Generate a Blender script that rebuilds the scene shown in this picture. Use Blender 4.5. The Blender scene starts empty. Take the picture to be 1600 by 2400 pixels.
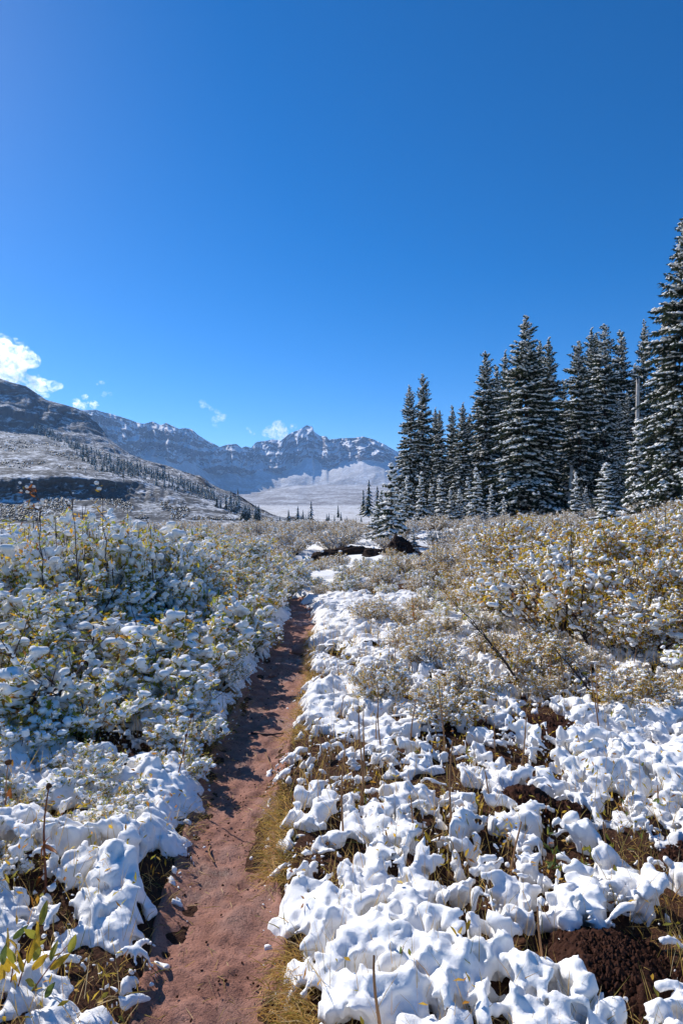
import bpy, math, random
import numpy as np
import openvdb
rng = np.random.default_rng(7)
random.seed(7)
S = bpy.context.scene
COL = S.collection
R = math.radians

# ------------------------------------------------------------------ camera, sky, sun, exposure
CAMH, FPX = 1.6, 1430.0
cam = bpy.data.cameras.new('camera')
cam.sensor_fit = 'VERTICAL'; cam.sensor_height = 24.0; cam.lens = FPX / 2400 * 24
cam.clip_start = 0.05; cam.clip_end = 30000
camo = bpy.data.objects.new('camera', cam); COL.objects.link(camo)
camo.location = (0, 0, CAMH); camo.rotation_euler = (R(90), 0, 0)
S.camera = camo

SUN_AZ, SUN_EL = R(-46), R(35)          # azimuth from +Y towards +X
sun_dir = np.array([math.sin(SUN_AZ) * math.cos(SUN_EL), math.cos(SUN_AZ) * math.cos(SUN_EL), math.sin(SUN_EL)])
W = bpy.data.worlds.new('World'); S.world = W; W.use_nodes = True
nt = W.node_tree; nt.nodes.clear()
out = nt.nodes.new('ShaderNodeOutputWorld'); bg = nt.nodes.new('ShaderNodeBackground')
sky = nt.nodes.new('ShaderNodeTexSky'); sky.sky_type = 'NISHITA'; sky.sun_disc = False
sky.sun_elevation = SUN_EL; sky.sun_rotation = SUN_AZ
sky.altitude = 3300; sky.air_density = 1.0; sky.dust_density = 1.1; sky.ozone_density = 2.5
hsv = nt.nodes.new('ShaderNodeHueSaturation'); hsv.inputs["Saturation"].default_value = 1.42; hsv.inputs["Hue"].default_value = .504
hsv.inputs['Value'].default_value = 1.0
nt.links.new(sky.outputs[0], hsv.inputs['Color']); nt.links.new(hsv.outputs[0], bg.inputs['Color'])
bg.inputs["Strength"].default_value = 0.094
nt.links.new(bg.outputs[0], out.inputs['Surface'])
sl = bpy.data.lights.new('sun', 'SUN'); sl.energy = 3.6; sl.angle = R(0.53); sl.color = (1.0, 0.955, 0.89)
so = bpy.data.objects.new('sun', sl); COL.objects.link(so)
so.rotation_euler = (R(90) - SUN_EL, 0, math.pi - SUN_AZ + math.pi)
from mathutils import Vector
so.rotation_euler = Vector(sun_dir).to_track_quat('Z', 'Y').to_euler()
S.view_settings.view_transform = 'Standard'; S.view_settings.look = 'None'
S.view_settings.exposure = 0.70; S.view_settings.gamma = 1.0
S.view_settings.use_curve_mapping = False
S.render.engine = 'CYCLES'
S.cycles.max_bounces = 8; S.cycles.diffuse_bounces = 4; S.cycles.transparent_max_bounces = 8
S.cycles.volume_bounces = 2; S.cycles.use_denoising = True

# ------------------------------------------------------------------ numpy helpers
def h32(a):
    a = a.astype(np.uint32)
    a ^= a >> np.uint32(16); a *= np.uint32(0x7feb352d); a ^= a >> np.uint32(15)
    a *= np.uint32(0x846ca68b); a ^= a >> np.uint32(16)
    return a
def hsh(ix, iy, iz=0, seed=0):
    a = h32(np.asarray(ix).astype(np.int64).astype(np.uint32) + np.uint32((seed * 7919 + 13) & 0xffffffff))
    a = h32(a + np.asarray(iy).astype(np.int64).astype(np.uint32) * np.uint32(0x9E3779B1))
    a = h32(a + np.asarray(iz).astype(np.int64).astype(np.uint32) * np.uint32(0x85EBCA77))
    return a.astype(np.float64) / 4294967295.0
def vn(x, y, sc, seed=0):
    """smooth value noise, -1..1"""
    x = np.asarray(x, float) / sc; y = np.asarray(y, float) / sc
    ix = np.floor(x); iy = np.floor(y); fx = x - ix; fy = y - iy
    fx = fx * fx * fx * (fx * (fx * 6 - 15) + 10); fy = fy * fy * fy * (fy * (fy * 6 - 15) + 10)
    a = hsh(ix, iy, 0, seed); b = hsh(ix + 1, iy, 0, seed); c = hsh(ix, iy + 1, 0, seed); d = hsh(ix + 1, iy + 1, 0, seed)
    return 2 * ((a * (1 - fx) + b * fx) * (1 - fy) + (c * (1 - fx) + d * fx) * fy) - 1
def fbm(x, y, sc, o=4, seed=0, g=.5):
    r = 0; a = 1; t = 0
    for k in range(o):
        ca, sa = math.cos(k * 1.1 + .3), math.sin(k * 1.1 + .3)
        r = r + a * vn(ca * x - sa * y, sa * x + ca * y, sc, seed + k * 17); t += a; a *= g; sc *= .5
    return r / t * 1.4
def ridged(x, y, sc, o=4, seed=0):
    r = 0; a = 1; t = 0
    for k in range(o):
        r = r + a * (1 - 2 * np.abs(vn(x, y, sc, seed + k * 31))); t += a; a *= .5; sc *= .5
    return r / t
def worley(x, y, sc, seed=0):
    x = np.asarray(x, float) / sc; y = np.asarray(y, float) / sc
    ix = np.floor(x); iy = np.floor(y)
    f1 = np.full(x.shape, 9.0); f2 = np.full(x.shape, 9.0)
    for dx in (-1, 0, 1):
        for dy in (-1, 0, 1):
            cx = ix + dx; cy = iy + dy
            d = np.hypot(cx + hsh(cx, cy, 1, seed) - x, cy + hsh(cx, cy, 2, seed) - y)
            f2 = np.minimum(f2, np.maximum(f1, d)); f1 = np.minimum(f1, d)
    return f1, f2
def sst(a, b, x):
    t = np.clip((np.asarray(x, float) - a) / (b - a), 0, 1); return t * t * (3 - 2 * t)
def bsp(xs, sc):
    u = np.asarray(xs) / sc; i0 = np.floor(u).astype(int); f = u - i0
    lo = i0.min() - 1; n = i0.max() + 2 - lo + 1
    M = np.zeros((len(xs), n), np.float32); r = np.arange(len(xs))
    for k, w in enumerate(((1 - f) ** 3 / 6, (3 * f ** 3 - 6 * f * f + 4) / 6, (-3 * f ** 3 + 3 * f * f + 3 * f + 1) / 6, f ** 3 / 6)):
        M[r, i0 - 1 + k - lo] += w
    return M, np.arange(lo, lo + n)
def n3(xs, ys, zs, sc, seed=0):
    """smooth 3-D lattice noise on a grid, about -1..1, world consistent"""
    A, ia = bsp(xs, sc); B, ib = bsp(ys, sc); C, ic = bsp(zs, sc)
    L = (hsh(ia[:, None, None], ib[None, :, None], ic[None, None, :], seed) * 2 - 1).astype(np.float32)
    t = np.tensordot(L, C, axes=(2, 1)); t = np.tensordot(t, B, axes=(1, 1)); t = np.tensordot(t, A, axes=(0, 1))
    return np.ascontiguousarray(t.transpose(2, 1, 0)) * 2.2
def smin(a, b, k):
    h = np.clip(.5 + .5 * (b - a) / k, 0, 1); return b * (1 - h) + a * h - k * h * (1 - h)

# ------------------------------------------------------------------ mesh helpers
def mesh(name, V, F, mats, mi=None, smooth=True):
    """F: array (n,3) or (n,4)"""
    V = np.asarray(V, np.float32); F = np.asarray(F, np.int32); k = F.shape[1]
    me = bpy.data.meshes.new(name)
    me.vertices.add(len(V)); me.vertices.foreach_set('co', V.ravel())
    me.loops.add(F.size); me.loops.foreach_set('vertex_index', F.ravel())
    me.polygons.add(len(F)); me.polygons.foreach_set('loop_start', np.arange(0, F.size, k, dtype=np.int32))
    if mi is not None: me.polygons.foreach_set('material_index', np.asarray(mi, np.int32))
    me.polygons.foreach_set('use_smooth', np.full(len(F), smooth))
    for m in (mats if isinstance(mats, (list, tuple)) else [mats]): me.materials.append(m)
    me.update(); me.validate(); return me
def ob(name, me, parent=None, loc=None):
    o = bpy.data.objects.new(name, me); COL.objects.link(o)
    if parent is not None: o.parent = parent
    if loc is not None: o.location = loc
    return o
def tag(o, label=None, cat=None, group=None, kind=None):
    for k, v in (('label', label), ('category', cat), ('group', group), ('kind', kind)):
        if v: o[k] = v
    return o
class Acc:
    def __init__(s): s.V = []; s.F = []; s.M = []; s.n = 0
    def add(s, V, F, m=0):
        V = np.asarray(V, float).reshape(-1, 3); F = np.asarray(F, int)
        s.V.append(V); s.F.append(F + s.n); s.M.append(np.full(len(F), m)); s.n += len(V)
    def mesh(s, name, mats, smooth=True):
        return mesh(name, np.concatenate(s.V), np.concatenate(s.F), mats, np.concatenate(s.M), smooth)
def gridF(n, m):
    i = np.arange(n * m).reshape(n, m)
    return np.stack([i[:-1, :-1].ravel(), i[1:, :-1].ravel(), i[1:, 1:].ravel(), i[:-1, 1:].ravel()], 1)
def nrm(v):
    return v / np.maximum(np.linalg.norm(v, axis=-1, keepdims=True), 1e-9)
def tube(acc, P, rad, sides=4, m=0):
    P = np.asarray(P, float); n = len(P); rad = np.broadcast_to(rad, (n,))
    T = nrm(np.gradient(P, axis=0)); ref = np.array([.31, .17, 1.]) if abs(T[:, 2]).mean() < .8 else np.array([1, .2, .1])
    A = nrm(np.cross(T, ref)); B = np.cross(T, A)
    a = np.arange(sides) * 2 * np.pi / sides
    V = P[:, None] + rad[:, None, None] * (np.cos(a)[None, :, None] * A[:, None] + np.sin(a)[None, :, None] * B[:, None])
    i = np.arange(n * sides).reshape(n, sides); j = np.roll(i, -1, 1)
    F = np.stack([i[:-1].ravel(), j[:-1].ravel(), j[1:].ravel(), i[1:].ravel()], 1)
    acc.add(V, F, m)
def leaves(acc, P, D, N, L, Wd, fold=.25, m=0):
    """folded rhombus leaves as two triangles each, stored as degenerate-free quads pairs"""
    n = len(P); D = nrm(D); Sd = nrm(np.cross(D, N)); N = np.cross(Sd, D)
    L = np.broadcast_to(L, (n,))[:, None]; Wd = np.broadcast_to(Wd, (n,))[:, None]
    a = P; c = P + D * L; mid = P + D * L * .45
    b = mid + Sd * Wd * .5 + N * Wd * fold; d = mid - Sd * Wd * .5 + N * Wd * fold
    e = mid - N * 0
    q = P + D * L * .8 - N * L * .04
    V = np.stack([a, b, q + Sd * Wd * .22, c, q - Sd * Wd * .22, d, e], 1)
    o = np.arange(n)[:, None] * 7
    F = np.concatenate([o + np.array([[0, 6, 2, 1]]), o + np.array([[6, 4, 3, 2]]), o + np.array([[0, 5, 4, 6]])])
    acc.add(V, F, m)
def rhomb(acc, P, D, N, L, Wd, m=0, sag=0.):
    n = len(P); D = nrm(D); Sd = nrm(np.cross(D, N))
    L = np.broadcast_to(L, (n,))[:, None]; Wd = np.broadcast_to(Wd, (n,))[:, None]
    mid = P + D * L * .45
    tip = P + D * L; tip[:, 2] -= (sag * L)[:, 0]
    V = np.stack([P, mid + Sd * Wd * .5, tip, mid - Sd * Wd * .5], 1)
    acc.add(V, np.arange(n)[:, None] * 4 + np.array([[0, 1, 2, 3]]), m)
_t = (1 + 5 ** .5) / 2
ICOV = nrm(np.array([(-1, _t, 0), (1, _t, 0), (-1, -_t, 0), (1, -_t, 0), (0, -1, _t), (0, 1, _t), (0, -1, -_t), (0, 1, -_t), (_t, 0, -1), (_t, 0, 1), (-_t, 0, -1), (-_t, 0, 1)], float))
ICOF = np.array([(0, 11, 5), (0, 5, 1), (0, 1, 7), (0, 7, 10), (0, 10, 11), (1, 5, 9), (5, 11, 4), (11, 10, 2), (10, 7, 6), (7, 1, 8), (3, 9, 4), (3, 4, 2), (3, 2, 6), (3, 6, 8), (3, 8, 9), (4, 9, 5), (2, 4, 11), (6, 2, 10), (8, 6, 7), (9, 8, 1)])
def blobs(P, rad, sq=.55, jit=.25, r=rng):
    """many jittered icosahedra -> V, F(tri)"""
    n = len(P); rad = np.broadcast_to(np.asarray(rad, float).reshape(-1, 1) if np.ndim(rad) == 1 else rad, (n, 1))[:, :, None]
    a = r.uniform(0, 6.28, n); c, s = np.cos(a), np.sin(a)
    Vb = ICOV[None] * (1 + r.uniform(-jit, jit, (n, 12, 1)))
    el = r.uniform(.8, 1.5, (n, 1))
    X = Vb[:, :, 0] * el; Y = Vb[:, :, 1] / el; Z = Vb[:, :, 2] * sq
    V = np.stack([X * c[:, None] - Y * s[:, None], X * s[:, None] + Y * c[:, None], Z], 2) * rad + P[:, None]
    F = np.arange(n)[:, None, None] * 12 + ICOF[None]
    return V.reshape(-1, 3), F.reshape(-1, 3)
OCT = np.array([(1, 0, 0), (0, 1, 0), (-1, 0, 0), (0, -1, 0), (0, 0, .7), (0, 0, -.5)], float)
OCTF = np.array([(0, 1, 4), (1, 2, 4), (2, 3, 4), (3, 0, 4), (1, 0, 5), (2, 1, 5), (3, 2, 5), (0, 3, 5)])
def flecks(c, rad, r, sq=1.):
    n = len(c); O = OCT[None] * r.uniform(.7, 1.5, (n, 6, 1)); a = r.uniform(0, 6.28, n)[:, None]
    O = np.stack([O[:, :, 0] * np.cos(a) - O[:, :, 1] * np.sin(a), O[:, :, 0] * np.sin(a) + O[:, :, 1] * np.cos(a), O[:, :, 2] * sq], 2) * rad[:, None, None] + c[:, None]
    return O.reshape(-1, 3), (np.arange(n)[:, None, None] * 6 + OCTF[None]).reshape(-1, 3)
def vdb_mesh(F, org, vox, iso=0.):
    g = openvdb.FloatGrid(-1.0); g.copyFromArray(np.ascontiguousarray(F, dtype=np.float32))
    V, Q = g.convertToQuads(isovalue=iso)
    V = V.astype(np.float64) * vox + np.asarray(org)
    return V, Q.astype(np.int64)[:, ::-1]
def meta(P, rad, vox, sq=.8, iso=.3, namp=.25, nsc=.06, seed=0):
    """metaball union of blobs -> quads mesh"""
    P = np.asarray(P, float); rad = np.asarray(rad, float)
    lo = P.min(0) - rad.max() - 2 * vox; hi = P.max(0) + rad.max() + 2 * vox
    n = np.ceil((hi - lo) / vox).astype(int) + 1
    xs, ys, zs = (lo[k] + np.arange(n[k]) * vox for k in range(3))
    A = np.zeros(n, np.float32)
    for p, r in zip(P, rad):
        i0 = np.maximum(((p - lo - r) / vox).astype(int), 0); i1 = np.minimum(((p - lo + r) / vox).astype(int) + 2, n)
        a = ((xs[i0[0]:i1[0]] - p[0]) / r) ** 2; b = ((ys[i0[1]:i1[1]] - p[1]) / r) ** 2; c = ((zs[i0[2]:i1[2]] - p[2]) / (r * sq)) ** 2
        d = 1 - (a[:, None, None] + b[None, :, None] + c[None, None, :]); np.maximum(d, 0, out=d)
        A[i0[0]:i1[0], i0[1]:i1[1], i0[2]:i1[2]] += d * d
    N = n3(xs, ys, zs, nsc, seed)
    A = np.where(A > 0.01, A + namp * N * np.minimum(1, A * 3), A)
    V, Q = vdb_mesh(A - iso, lo, vox)
    return V, Q
def px(u, v, d):
    """a world point seen at photo pixel (u,v) standing d metres ahead"""
    return np.array([(u - 800) / FPX * d, d, CAMH - (v - 1200) / FPX * d])

# ------------------------------------------------------------------ material helpers
def mat(name, base=(.5, .5, .5), rough=.8, spec=.2):
    m = bpy.data.materials.new(name); m.use_nodes = True
    b = m.node_tree.nodes['Principled BSDF']; b.inputs['Base Color'].default_value = (*base, 1)
    b.inputs['Roughness'].default_value = rough; b.inputs['Specular IOR Level'].default_value = spec
    return m
def nd(m, t, **kw):
    n = m.node_tree.nodes.new(t)
    for k, v in kw.items():
        if k in n.inputs: n.inputs[k].default_value = v
        else: setattr(n, k, v)
    return n
def lk(m, a, b): m.node_tree.links.new(a, b)
def BS(m): return m.node_tree.nodes['Principled BSDF']
def noise(m, sc, det=4, rough=.55, vec=None, dist=0.):
    n = nd(m, 'ShaderNodeTexNoise'); n.inputs['Scale'].default_value = sc; n.inputs['Detail'].default_value = det
    n.inputs['Roughness'].default_value = rough; n.inputs['Distortion'].default_value = dist
    if vec is not None: lk(m, vec, n.inputs['Vector'])
    return n.outputs['Fac']
def ramp(m, fac, stops):
    r = nd(m, 'ShaderNodeValToRGB'); e = r.color_ramp.elements
    while len(e) < len(stops): e.new(.5)
    for k, (p, c) in enumerate(stops): e[k].position = p; e[k].color = (*c, 1)
    lk(m, fac, r.inputs['Fac']); return r.outputs['Color']
def mixc(m, fac, a, b, mode='MIX'):
    n = nd(m, 'ShaderNodeMix', data_type='RGBA', blend_type=mode)
    for s, v in ((0, fac), (6, a), (7, b)):
        if isinstance(v, (int, float)): n.inputs[s].default_value = v
        elif isinstance(v, tuple): n.inputs[s].default_value = (*v, 1)
        else: lk(m, v, n.inputs[s])
    return n.outputs[2]
def mth(m, op, a, b=None, clamp=False):
    n = nd(m, 'ShaderNodeMath', operation=op, use_clamp=clamp)
    for s, v in ((0, a), (1, b)):
        if v is None: continue
        if isinstance(v, (int, float)): n.inputs[s].default_value = v
        else: lk(m, v, n.inputs[s])
    return n.outputs[0]
def objco(m): return nd(m, 'ShaderNodeTexCoord').outputs['Object']
def wpos(m): return nd(m, 'ShaderNodeNewGeometry').outputs['Position']
def bump(m, h, strength, dist):
    n = nd(m, 'ShaderNodeBump'); n.inputs['Strength'].default_value = strength; n.inputs['Distance'].default_value = dist
    lk(m, h, n.inputs['Height']); lk(m, n.outputs[0], BS(m).inputs['Normal']); return n
def mapping(m, vec, scale):
    n = nd(m, 'ShaderNodeMapping'); n.inputs['Scale'].default_value = scale; lk(m, vec, n.inputs['Vector']); return n.outputs[0]
def translucent(m, col, amt):
    t = nd(m, 'ShaderNodeBsdfTranslucent'); lk(m, col, t.inputs['Color'])
    x = nd(m, 'ShaderNodeMixShader'); x.inputs[0].default_value = amt
    lk(m, BS(m).outputs[0], x.inputs[1]); lk(m, t.outputs[0], x.inputs[2])
    lk(m, x.outputs[0], m.node_tree.nodes['Material Output'].inputs['Surface'])

# snow
M_snow = mat('snow', (.88, .89, .91), .9, .1)
p = wpos(M_snow)
n1 = noise(M_snow, 40, 3, .5, p); n2 = noise(M_snow, 260, 3, .6, p)
lk(M_snow, ramp(M_snow, noise(M_snow, 14, 4, .6, p), [(.25, (.83, .815, .79)), (.6, (.93, .91, .885))]), BS(M_snow).inputs['Base Color'])
bump(M_snow, mth(M_snow, 'ADD', n1, mth(M_snow, 'MULTIPLY', n2, .3)), .45, .009)
M_snowt = mat('snow_on_boughs', (.90, .885, .86), .7, .2)
M_soil = mat('soil', (.07, .035, .02), .95, .1)
p = wpos(M_soil); n1 = noise(M_soil, 60, 6, .65, p)
lk(M_soil, ramp(M_soil, n1, [(.3, (.030, .016, .011)), (.55, (.075, .034, .020)), (.8, (.13, .065, .038))]), BS(M_soil).inputs['Base Color'])
bump(M_soil, n1, .9, .02)
M_path = mat('trodden_earth', (.25, .11, .08), .85, .25)
p = wpos(M_path); n1 = noise(M_path, 7, 6, .6, p, .4); n2 = noise(M_path, 90, 5, .65, p)
c = ramp(M_path, n1, [(.25, (.25, .112, .075)), (.5, (.37, .175, .122)), (.75, (.46, .240, .178))])
c = mixc(M_path, ramp(M_path, n2, [(.30, (1, 1, 1)), (.46, (0, 0, 0))]), c, (.085, .038, .026))
c = mixc(M_path, ramp(M_path, noise(M_path, 2.1, 4, .6, p), [(.50, (0, 0, 0)), (.64, (.55, .55, .55))]), c, (.135, .062, .043))
lk(M_path, c, BS(M_path).inputs['Base Color'])
lk(M_path, ramp(M_path, noise(M_path, 2.1, 4, .6, p), [(.47, (.9, .9, .9)), (.6, (.38, .38, .38))]), BS(M_path).inputs['Roughness'])
bump(M_path, mth(M_path, 'ADD', n2, mth(M_path, 'MULTIPLY', noise(M_path, 260, 4, .6, p), .5)), .8, .012)
M_bark = mat('spruce_bark', (.085, .06, .05), .95, .1)
bump(M_bark, noise(M_bark, 14, 5, .6, mapping(M_bark, objco(M_bark), (3, 3, .5))), .8, .03)
M_twig = mat('willow_bark', (.040, .026, .026), .6, .3)
M_dry = mat('dry_stalk', (.30, .16, .075), .8, .2)
def leafmat(name, stops, tr):
    m = mat(name, rough=.5, spec=.35); g = nd(m, 'ShaderNodeNewGeometry')
    c = ramp(m, g.outputs['Random Per Island'], stops); lk(m, c, BS(m).inputs['Base Color']); translucent(m, c, tr); return m
M_need = leafmat('spruce_needles', [(0, (.020, .032, .020)), (.6, (.036, .058, .028)), (1, (.07, .075, .03))], .18)
M_leafA = leafmat('willow_leaves_green', [(0, (.20, .25, .045)), (.3, (.36, .37, .06)), (.6, (.58, .44, .05)), (.85, (.60, .32, .03)), (1, (.30, .12, .04))], .5)
M_leafB = leafmat('willow_leaves_yellow', [(0, (.30, .28, .045)), (.3, (.54, .40, .05)), (.65, (.66, .40, .04)), (.88, (.50, .22, .03)), (1, (.24, .09, .04))], .5)
M_leafC = leafmat('frosted_leaves', [(0, (.40, .31, .12)), (.5, (.54, .37, .13)), (.8, (.62, .46, .22)), (1, (.34, .18, .09))], .4)
M_grass = leafmat('dry_grass', [(0, (.18, .18, .035)), (.25, (.50, .34, .08)), (.6, (.66, .43, .14)), (.85, (.56, .30, .08)), (1, (.72, .58, .34))], .35)
M_rock = mat('dark_earth_rock', (.05, .032, .026), .95, .1)
p = objco(M_rock); n1 = noise(M_rock, 3.5, 8, .68, p)
lk(M_rock, ramp(M_rock, n1, [(.3, (.020, .014, .012)), (.6, (.060, .036, .028)), (.8, (.12, .075, .055))]), BS(M_rock).inputs['Base Color'])
bump(M_rock, n1, 1, .15)
M_mound = mat('crumbly_soil', (.06, .028, .018), .95, .1)
p = wpos(M_mound); n1 = noise(M_mound, 70, 6, .7, p)
lk(M_mound, ramp(M_mound, n1, [(.3, (.035, .015, .010)), (.6, (.075, .032, .020)), (.85, (.14, .065, .042))]), BS(M_mound).inputs['Base Color'])
bump(M_mound, n1, .9, .015)
# ------------------------------------------------------------------ terrain functions (near)
PY = np.array([-2, 1.0, 1.9, 2.4, 2.9, 3.6, 4.6, 6.4, 8, 9.3, 10.2, 11, 12, 14, 18]); PX = np.array([-.33, -.35, -.405, -.48, -.54, -.60, -.61, -.59, -.60, -.63, -.72, -.95, -1.5, -3.0, -6.0])
def path_x(y): return np.interp(y, PY, PX) + .02 * vn(y, 0 * y, .9, 91)
def path_hw(y): return .195 + .03 * vn(y, 0 * y + 3.3, .55, 92) + .03 * sst(2.8, 4.6, y)
def path_d(x, y): return np.abs(x - path_x(y)) - path_hw(y)
def ground_z(x, y):
    x = np.asarray(x, float); y = np.asarray(y, float)
    z = .080 * (np.logaddexp(0, (x - 2.2) * 1.0)) * sst(4, 17, y)
    z = np.where(z > 6, 6 + .35 * (z - 6), z)
    z = z + sst(28, 150, y) * (-3.4) * (1 - sst(8, 40, x))
    z = z - 1.2 * sst(6, 25, -x) * sst(8, 30, y)
    d = path_d(x, y)
    z = z + (.075 * sst(-.05, .16, d) + .05 * sst(.1, .9, d)) * (1 - sst(30, 60, y))
    z = z + .05 * fbm(x, y, 1.1, 3, 5) * sst(.05, .7, d) + .25 * fbm(x, y, 9, 3, 6) * sst(9, 22, y)
    return z
MOUNDS = [(.86, 1.96, .19, .06), (1.52, 2.50, .20, .09), (.94, 3.08, .15, .08), (1.10, 2.96, .12, .06), (1.35, 4.05, .22, .06)]
def soil_z(x, y):
    z = 0
    for (mx, my, r, h) in MOUNDS:
        q = np.hypot(x - mx, y - my) / (r * (1 + .18 * vn(np.arctan2(y - my, x - mx) * 2, mx * 9 + 0 * x, 1.0, 4)))
        z = z + h * np.clip(1 - q * q, 0, 1) ** .8
    return z
def sgrid(lo, c, hi, n, k):
    t = np.linspace(-1, 1, n); s = np.sinh(k * t) / math.sinh(k)
    return np.where(s < 0, c + s * (c - lo), c + s * (hi - c))

# ground
gx = sgrid(-160, 0, 160, 190, 5.5); gy = np.concatenate([np.linspace(-25, .8, 25), .85 + (230 - .85) * (np.exp(np.linspace(0, 6.0, 290)) - 1) / (math.exp(6.0) - 1)])
X, Y = np.meshgrid(gx, gy, indexing='ij')
D = path_d(X, Y)
Z = ground_z(X, Y) + .018 * fbm(X, Y, .09, 3, 61) * sst(.0, .2, D) - .05 * (1 - sst(-.16, -.08, D)) * (Y < 15)
Z = Z - 40 * sst(150, 230, Y) * 0
ground = ob('ground', mesh('ground', np.stack([X, Y, Z], 2).reshape(-1, 3), gridF(*X.shape), M_soil))
tag(ground, kind='structure')
# path
ys = .6 + (15 - .6) * (np.exp(np.linspace(0, 2.6, 520)) - 1) / (math.exp(2.6) - 1); ts = np.linspace(-1, 1, 60)
Y, T = np.meshgrid(ys, ts, indexing='ij'); X = path_x(Y) + T * (path_hw(Y) + .10)
foot = np.minimum(worley(X, Y * .55, .23, 12)[0], .6)
Zp = ground_z(X, Y) + .004 + .014 * fbm(X, Y, .22, 3, 8) + .011 * fbm(X, Y, .05, 3, 9) + .022 * (foot - .4) * (1 - sst(.5, .9, np.abs(T))) + .03 * np.abs(T) ** 3 - .11 * sst(.76, 1, np.abs(T))
f1, f2 = worley(X, Y, .026, 15); peb = np.clip(.42 - f1, 0, 1) * (hsh(np.floor(X / .1), np.floor(Y / .1), 0, 5) > .55)
Zp = Zp + .012 * peb
path = ob('path', mesh('path', np.stack([X, Y, Zp], 2).reshape(-1, 3), gridF(*X.shape)[:, ::-1], M_path)); tag(path, kind='structure')

# ------------------------------------------------------------------ far terrain
def terrain_mat(name, strata, rockc, grass, s_lo, s_hi, sc, patch, pl=.40, pw=.2, zf=None):
    m = mat(name, rough=.9, spec=.1); g = nd(m, 'ShaderNodeNewGeometry'); p = g.outputs['Position']
    sx = nd(m, 'ShaderNodeSeparateXYZ'); lk(m, g.outputs['Normal'], sx.inputs[0])
    nz = sx.outputs['Z']
    n1 = noise(m, sc, 7, .65, p); n2 = noise(m, sc * 6, 6, .65, p)
    ns = noise(m, sc * .8, 6, .7, mapping(m, p, (1, 1, strata)))
    # snow where gentle
    f = mth(m, 'ADD', nz, mth(m, 'MULTIPLY', mth(m, 'SUBTRACT', ns, .5), .55))
    f = mth(m, 'ADD', f, mth(m, 'MULTIPLY', mth(m, 'SUBTRACT', n2, .5), .5))
    f = mth(m, 'DIVIDE', mth(m, 'SUBTRACT', f, s_lo), s_hi - s_lo, True)
    rc = ramp(m, n2, [(.25, tuple(.55 * k for k in rockc)), (.7, rockc)])
    if zf:
        sz = nd(m, 'ShaderNodeSeparateXYZ'); lk(m, p, sz.inputs[0]); zk = mth(m, 'DIVIDE', mth(m, 'SUBTRACT', zf[1], sz.outputs['Z']), zf[1] - zf[0], True)
        patch = mth(m, 'ADD', mth(m, 'MULTIPLY', zk, zf[2] - patch), patch)
    sn = mixc(m, mth(m, 'MULTIPLY', ramp(m, mth(m, 'ADD', mth(m, 'MULTIPLY', n1, .5), mth(m, 'MULTIPLY', n2, .5)), [(pl, (0, 0, 0)), (pl + pw, (1, 1, 1))]), patch), (.86, .87, .89), grass)
    lk(m, mixc(m, f, rc, sn), BS(m).inputs['Base Color'])
    bump(m, mth(m, 'ADD', n1, mth(m, 'MULTIPLY', n2, .6)), .6, .6 / sc * .1)
    return m
def interp_curves(u, curves):
    """curves: list of (us, ys, rs) -> list of (y(u), r(u))"""
    return [(np.interp(u, c[0], c[1]), np.interp(u, c[0], c[2])) for c in curves]
class Strip:
    """a land surface running away from the camera through traced contour lines, each at its own distance"""
    def __init__(s, curves): s.c = curves
    def at(s, u, t):
        cs = interp_curves(u, s.c); n = len(cs) - 1
        t = np.clip(t, 0, n - 1e-6); i = np.floor(t).astype(int); f = t - i
        ys = np.stack([a for a, b in cs]); rs = np.stack([b for a, b in cs])
        k = np.arange(len(u)) if u.ndim == 1 else None
        def pick(A, j): return np.take_along_axis(A, j[None], 0)[0]
        x0 = pick(rs, i); x1 = pick(rs, i + 1); r = x0 + (x1 - x0) * f
        z0 = -(pick(ys, i) - 1200) / FPX * x0; z1 = -(pick(ys, i + 1) - 1200) / FPX * x1
        return r, CAMH + z0 + (z1 - z0) * f
    def find(s, u, v):
        """distance and height where the pixel ray meets the undisplaced surface"""
        t = np.linspace(0, len(s.c) - 1 - 1e-3, 400); uu = np.full(400, float(u)); r, z = s.at(uu, t)
        vv = 1200 - (z - CAMH) / r * FPX
        k = np.argmax(vv <= v) if (vv <= v).any() else 399
        return r[k], z[k]

# valley floor
az = np.linspace(-1.3, 1.3, 160); rr = np.exp(np.linspace(math.log(105), math.log(9000), 150))
A, Rr = np.meshgrid(az, rr, indexing='ij'); X = Rr * A; Y = Rr
vz = np.interp(np.log(Rr), np.log([100, 150, 230, 300, 800, 2000, 3000, 9000]), [-7, -5.2, -4.0, -4.0, -3, 22, 30, 30])
Z = vz + .6 * fbm(X, Y, 60, 4, 21) * sst(140, 250, Rr) + 7 * fbm(X, Y, 500, 4, 22) * sst(500, 1500, Rr)
M_valley = terrain_mat('snowy_meadow', 1, (.10, .07, .05), (.24, .19, .13), .3, .6, .05, .75, .38, .2)
valley = ob('valley_floor', mesh('valley_floor', np.stack([X, Y, Z], 2).reshape(-1, 3), gridF(*X.shape), M_valley)); tag(valley, kind='structure')

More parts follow.
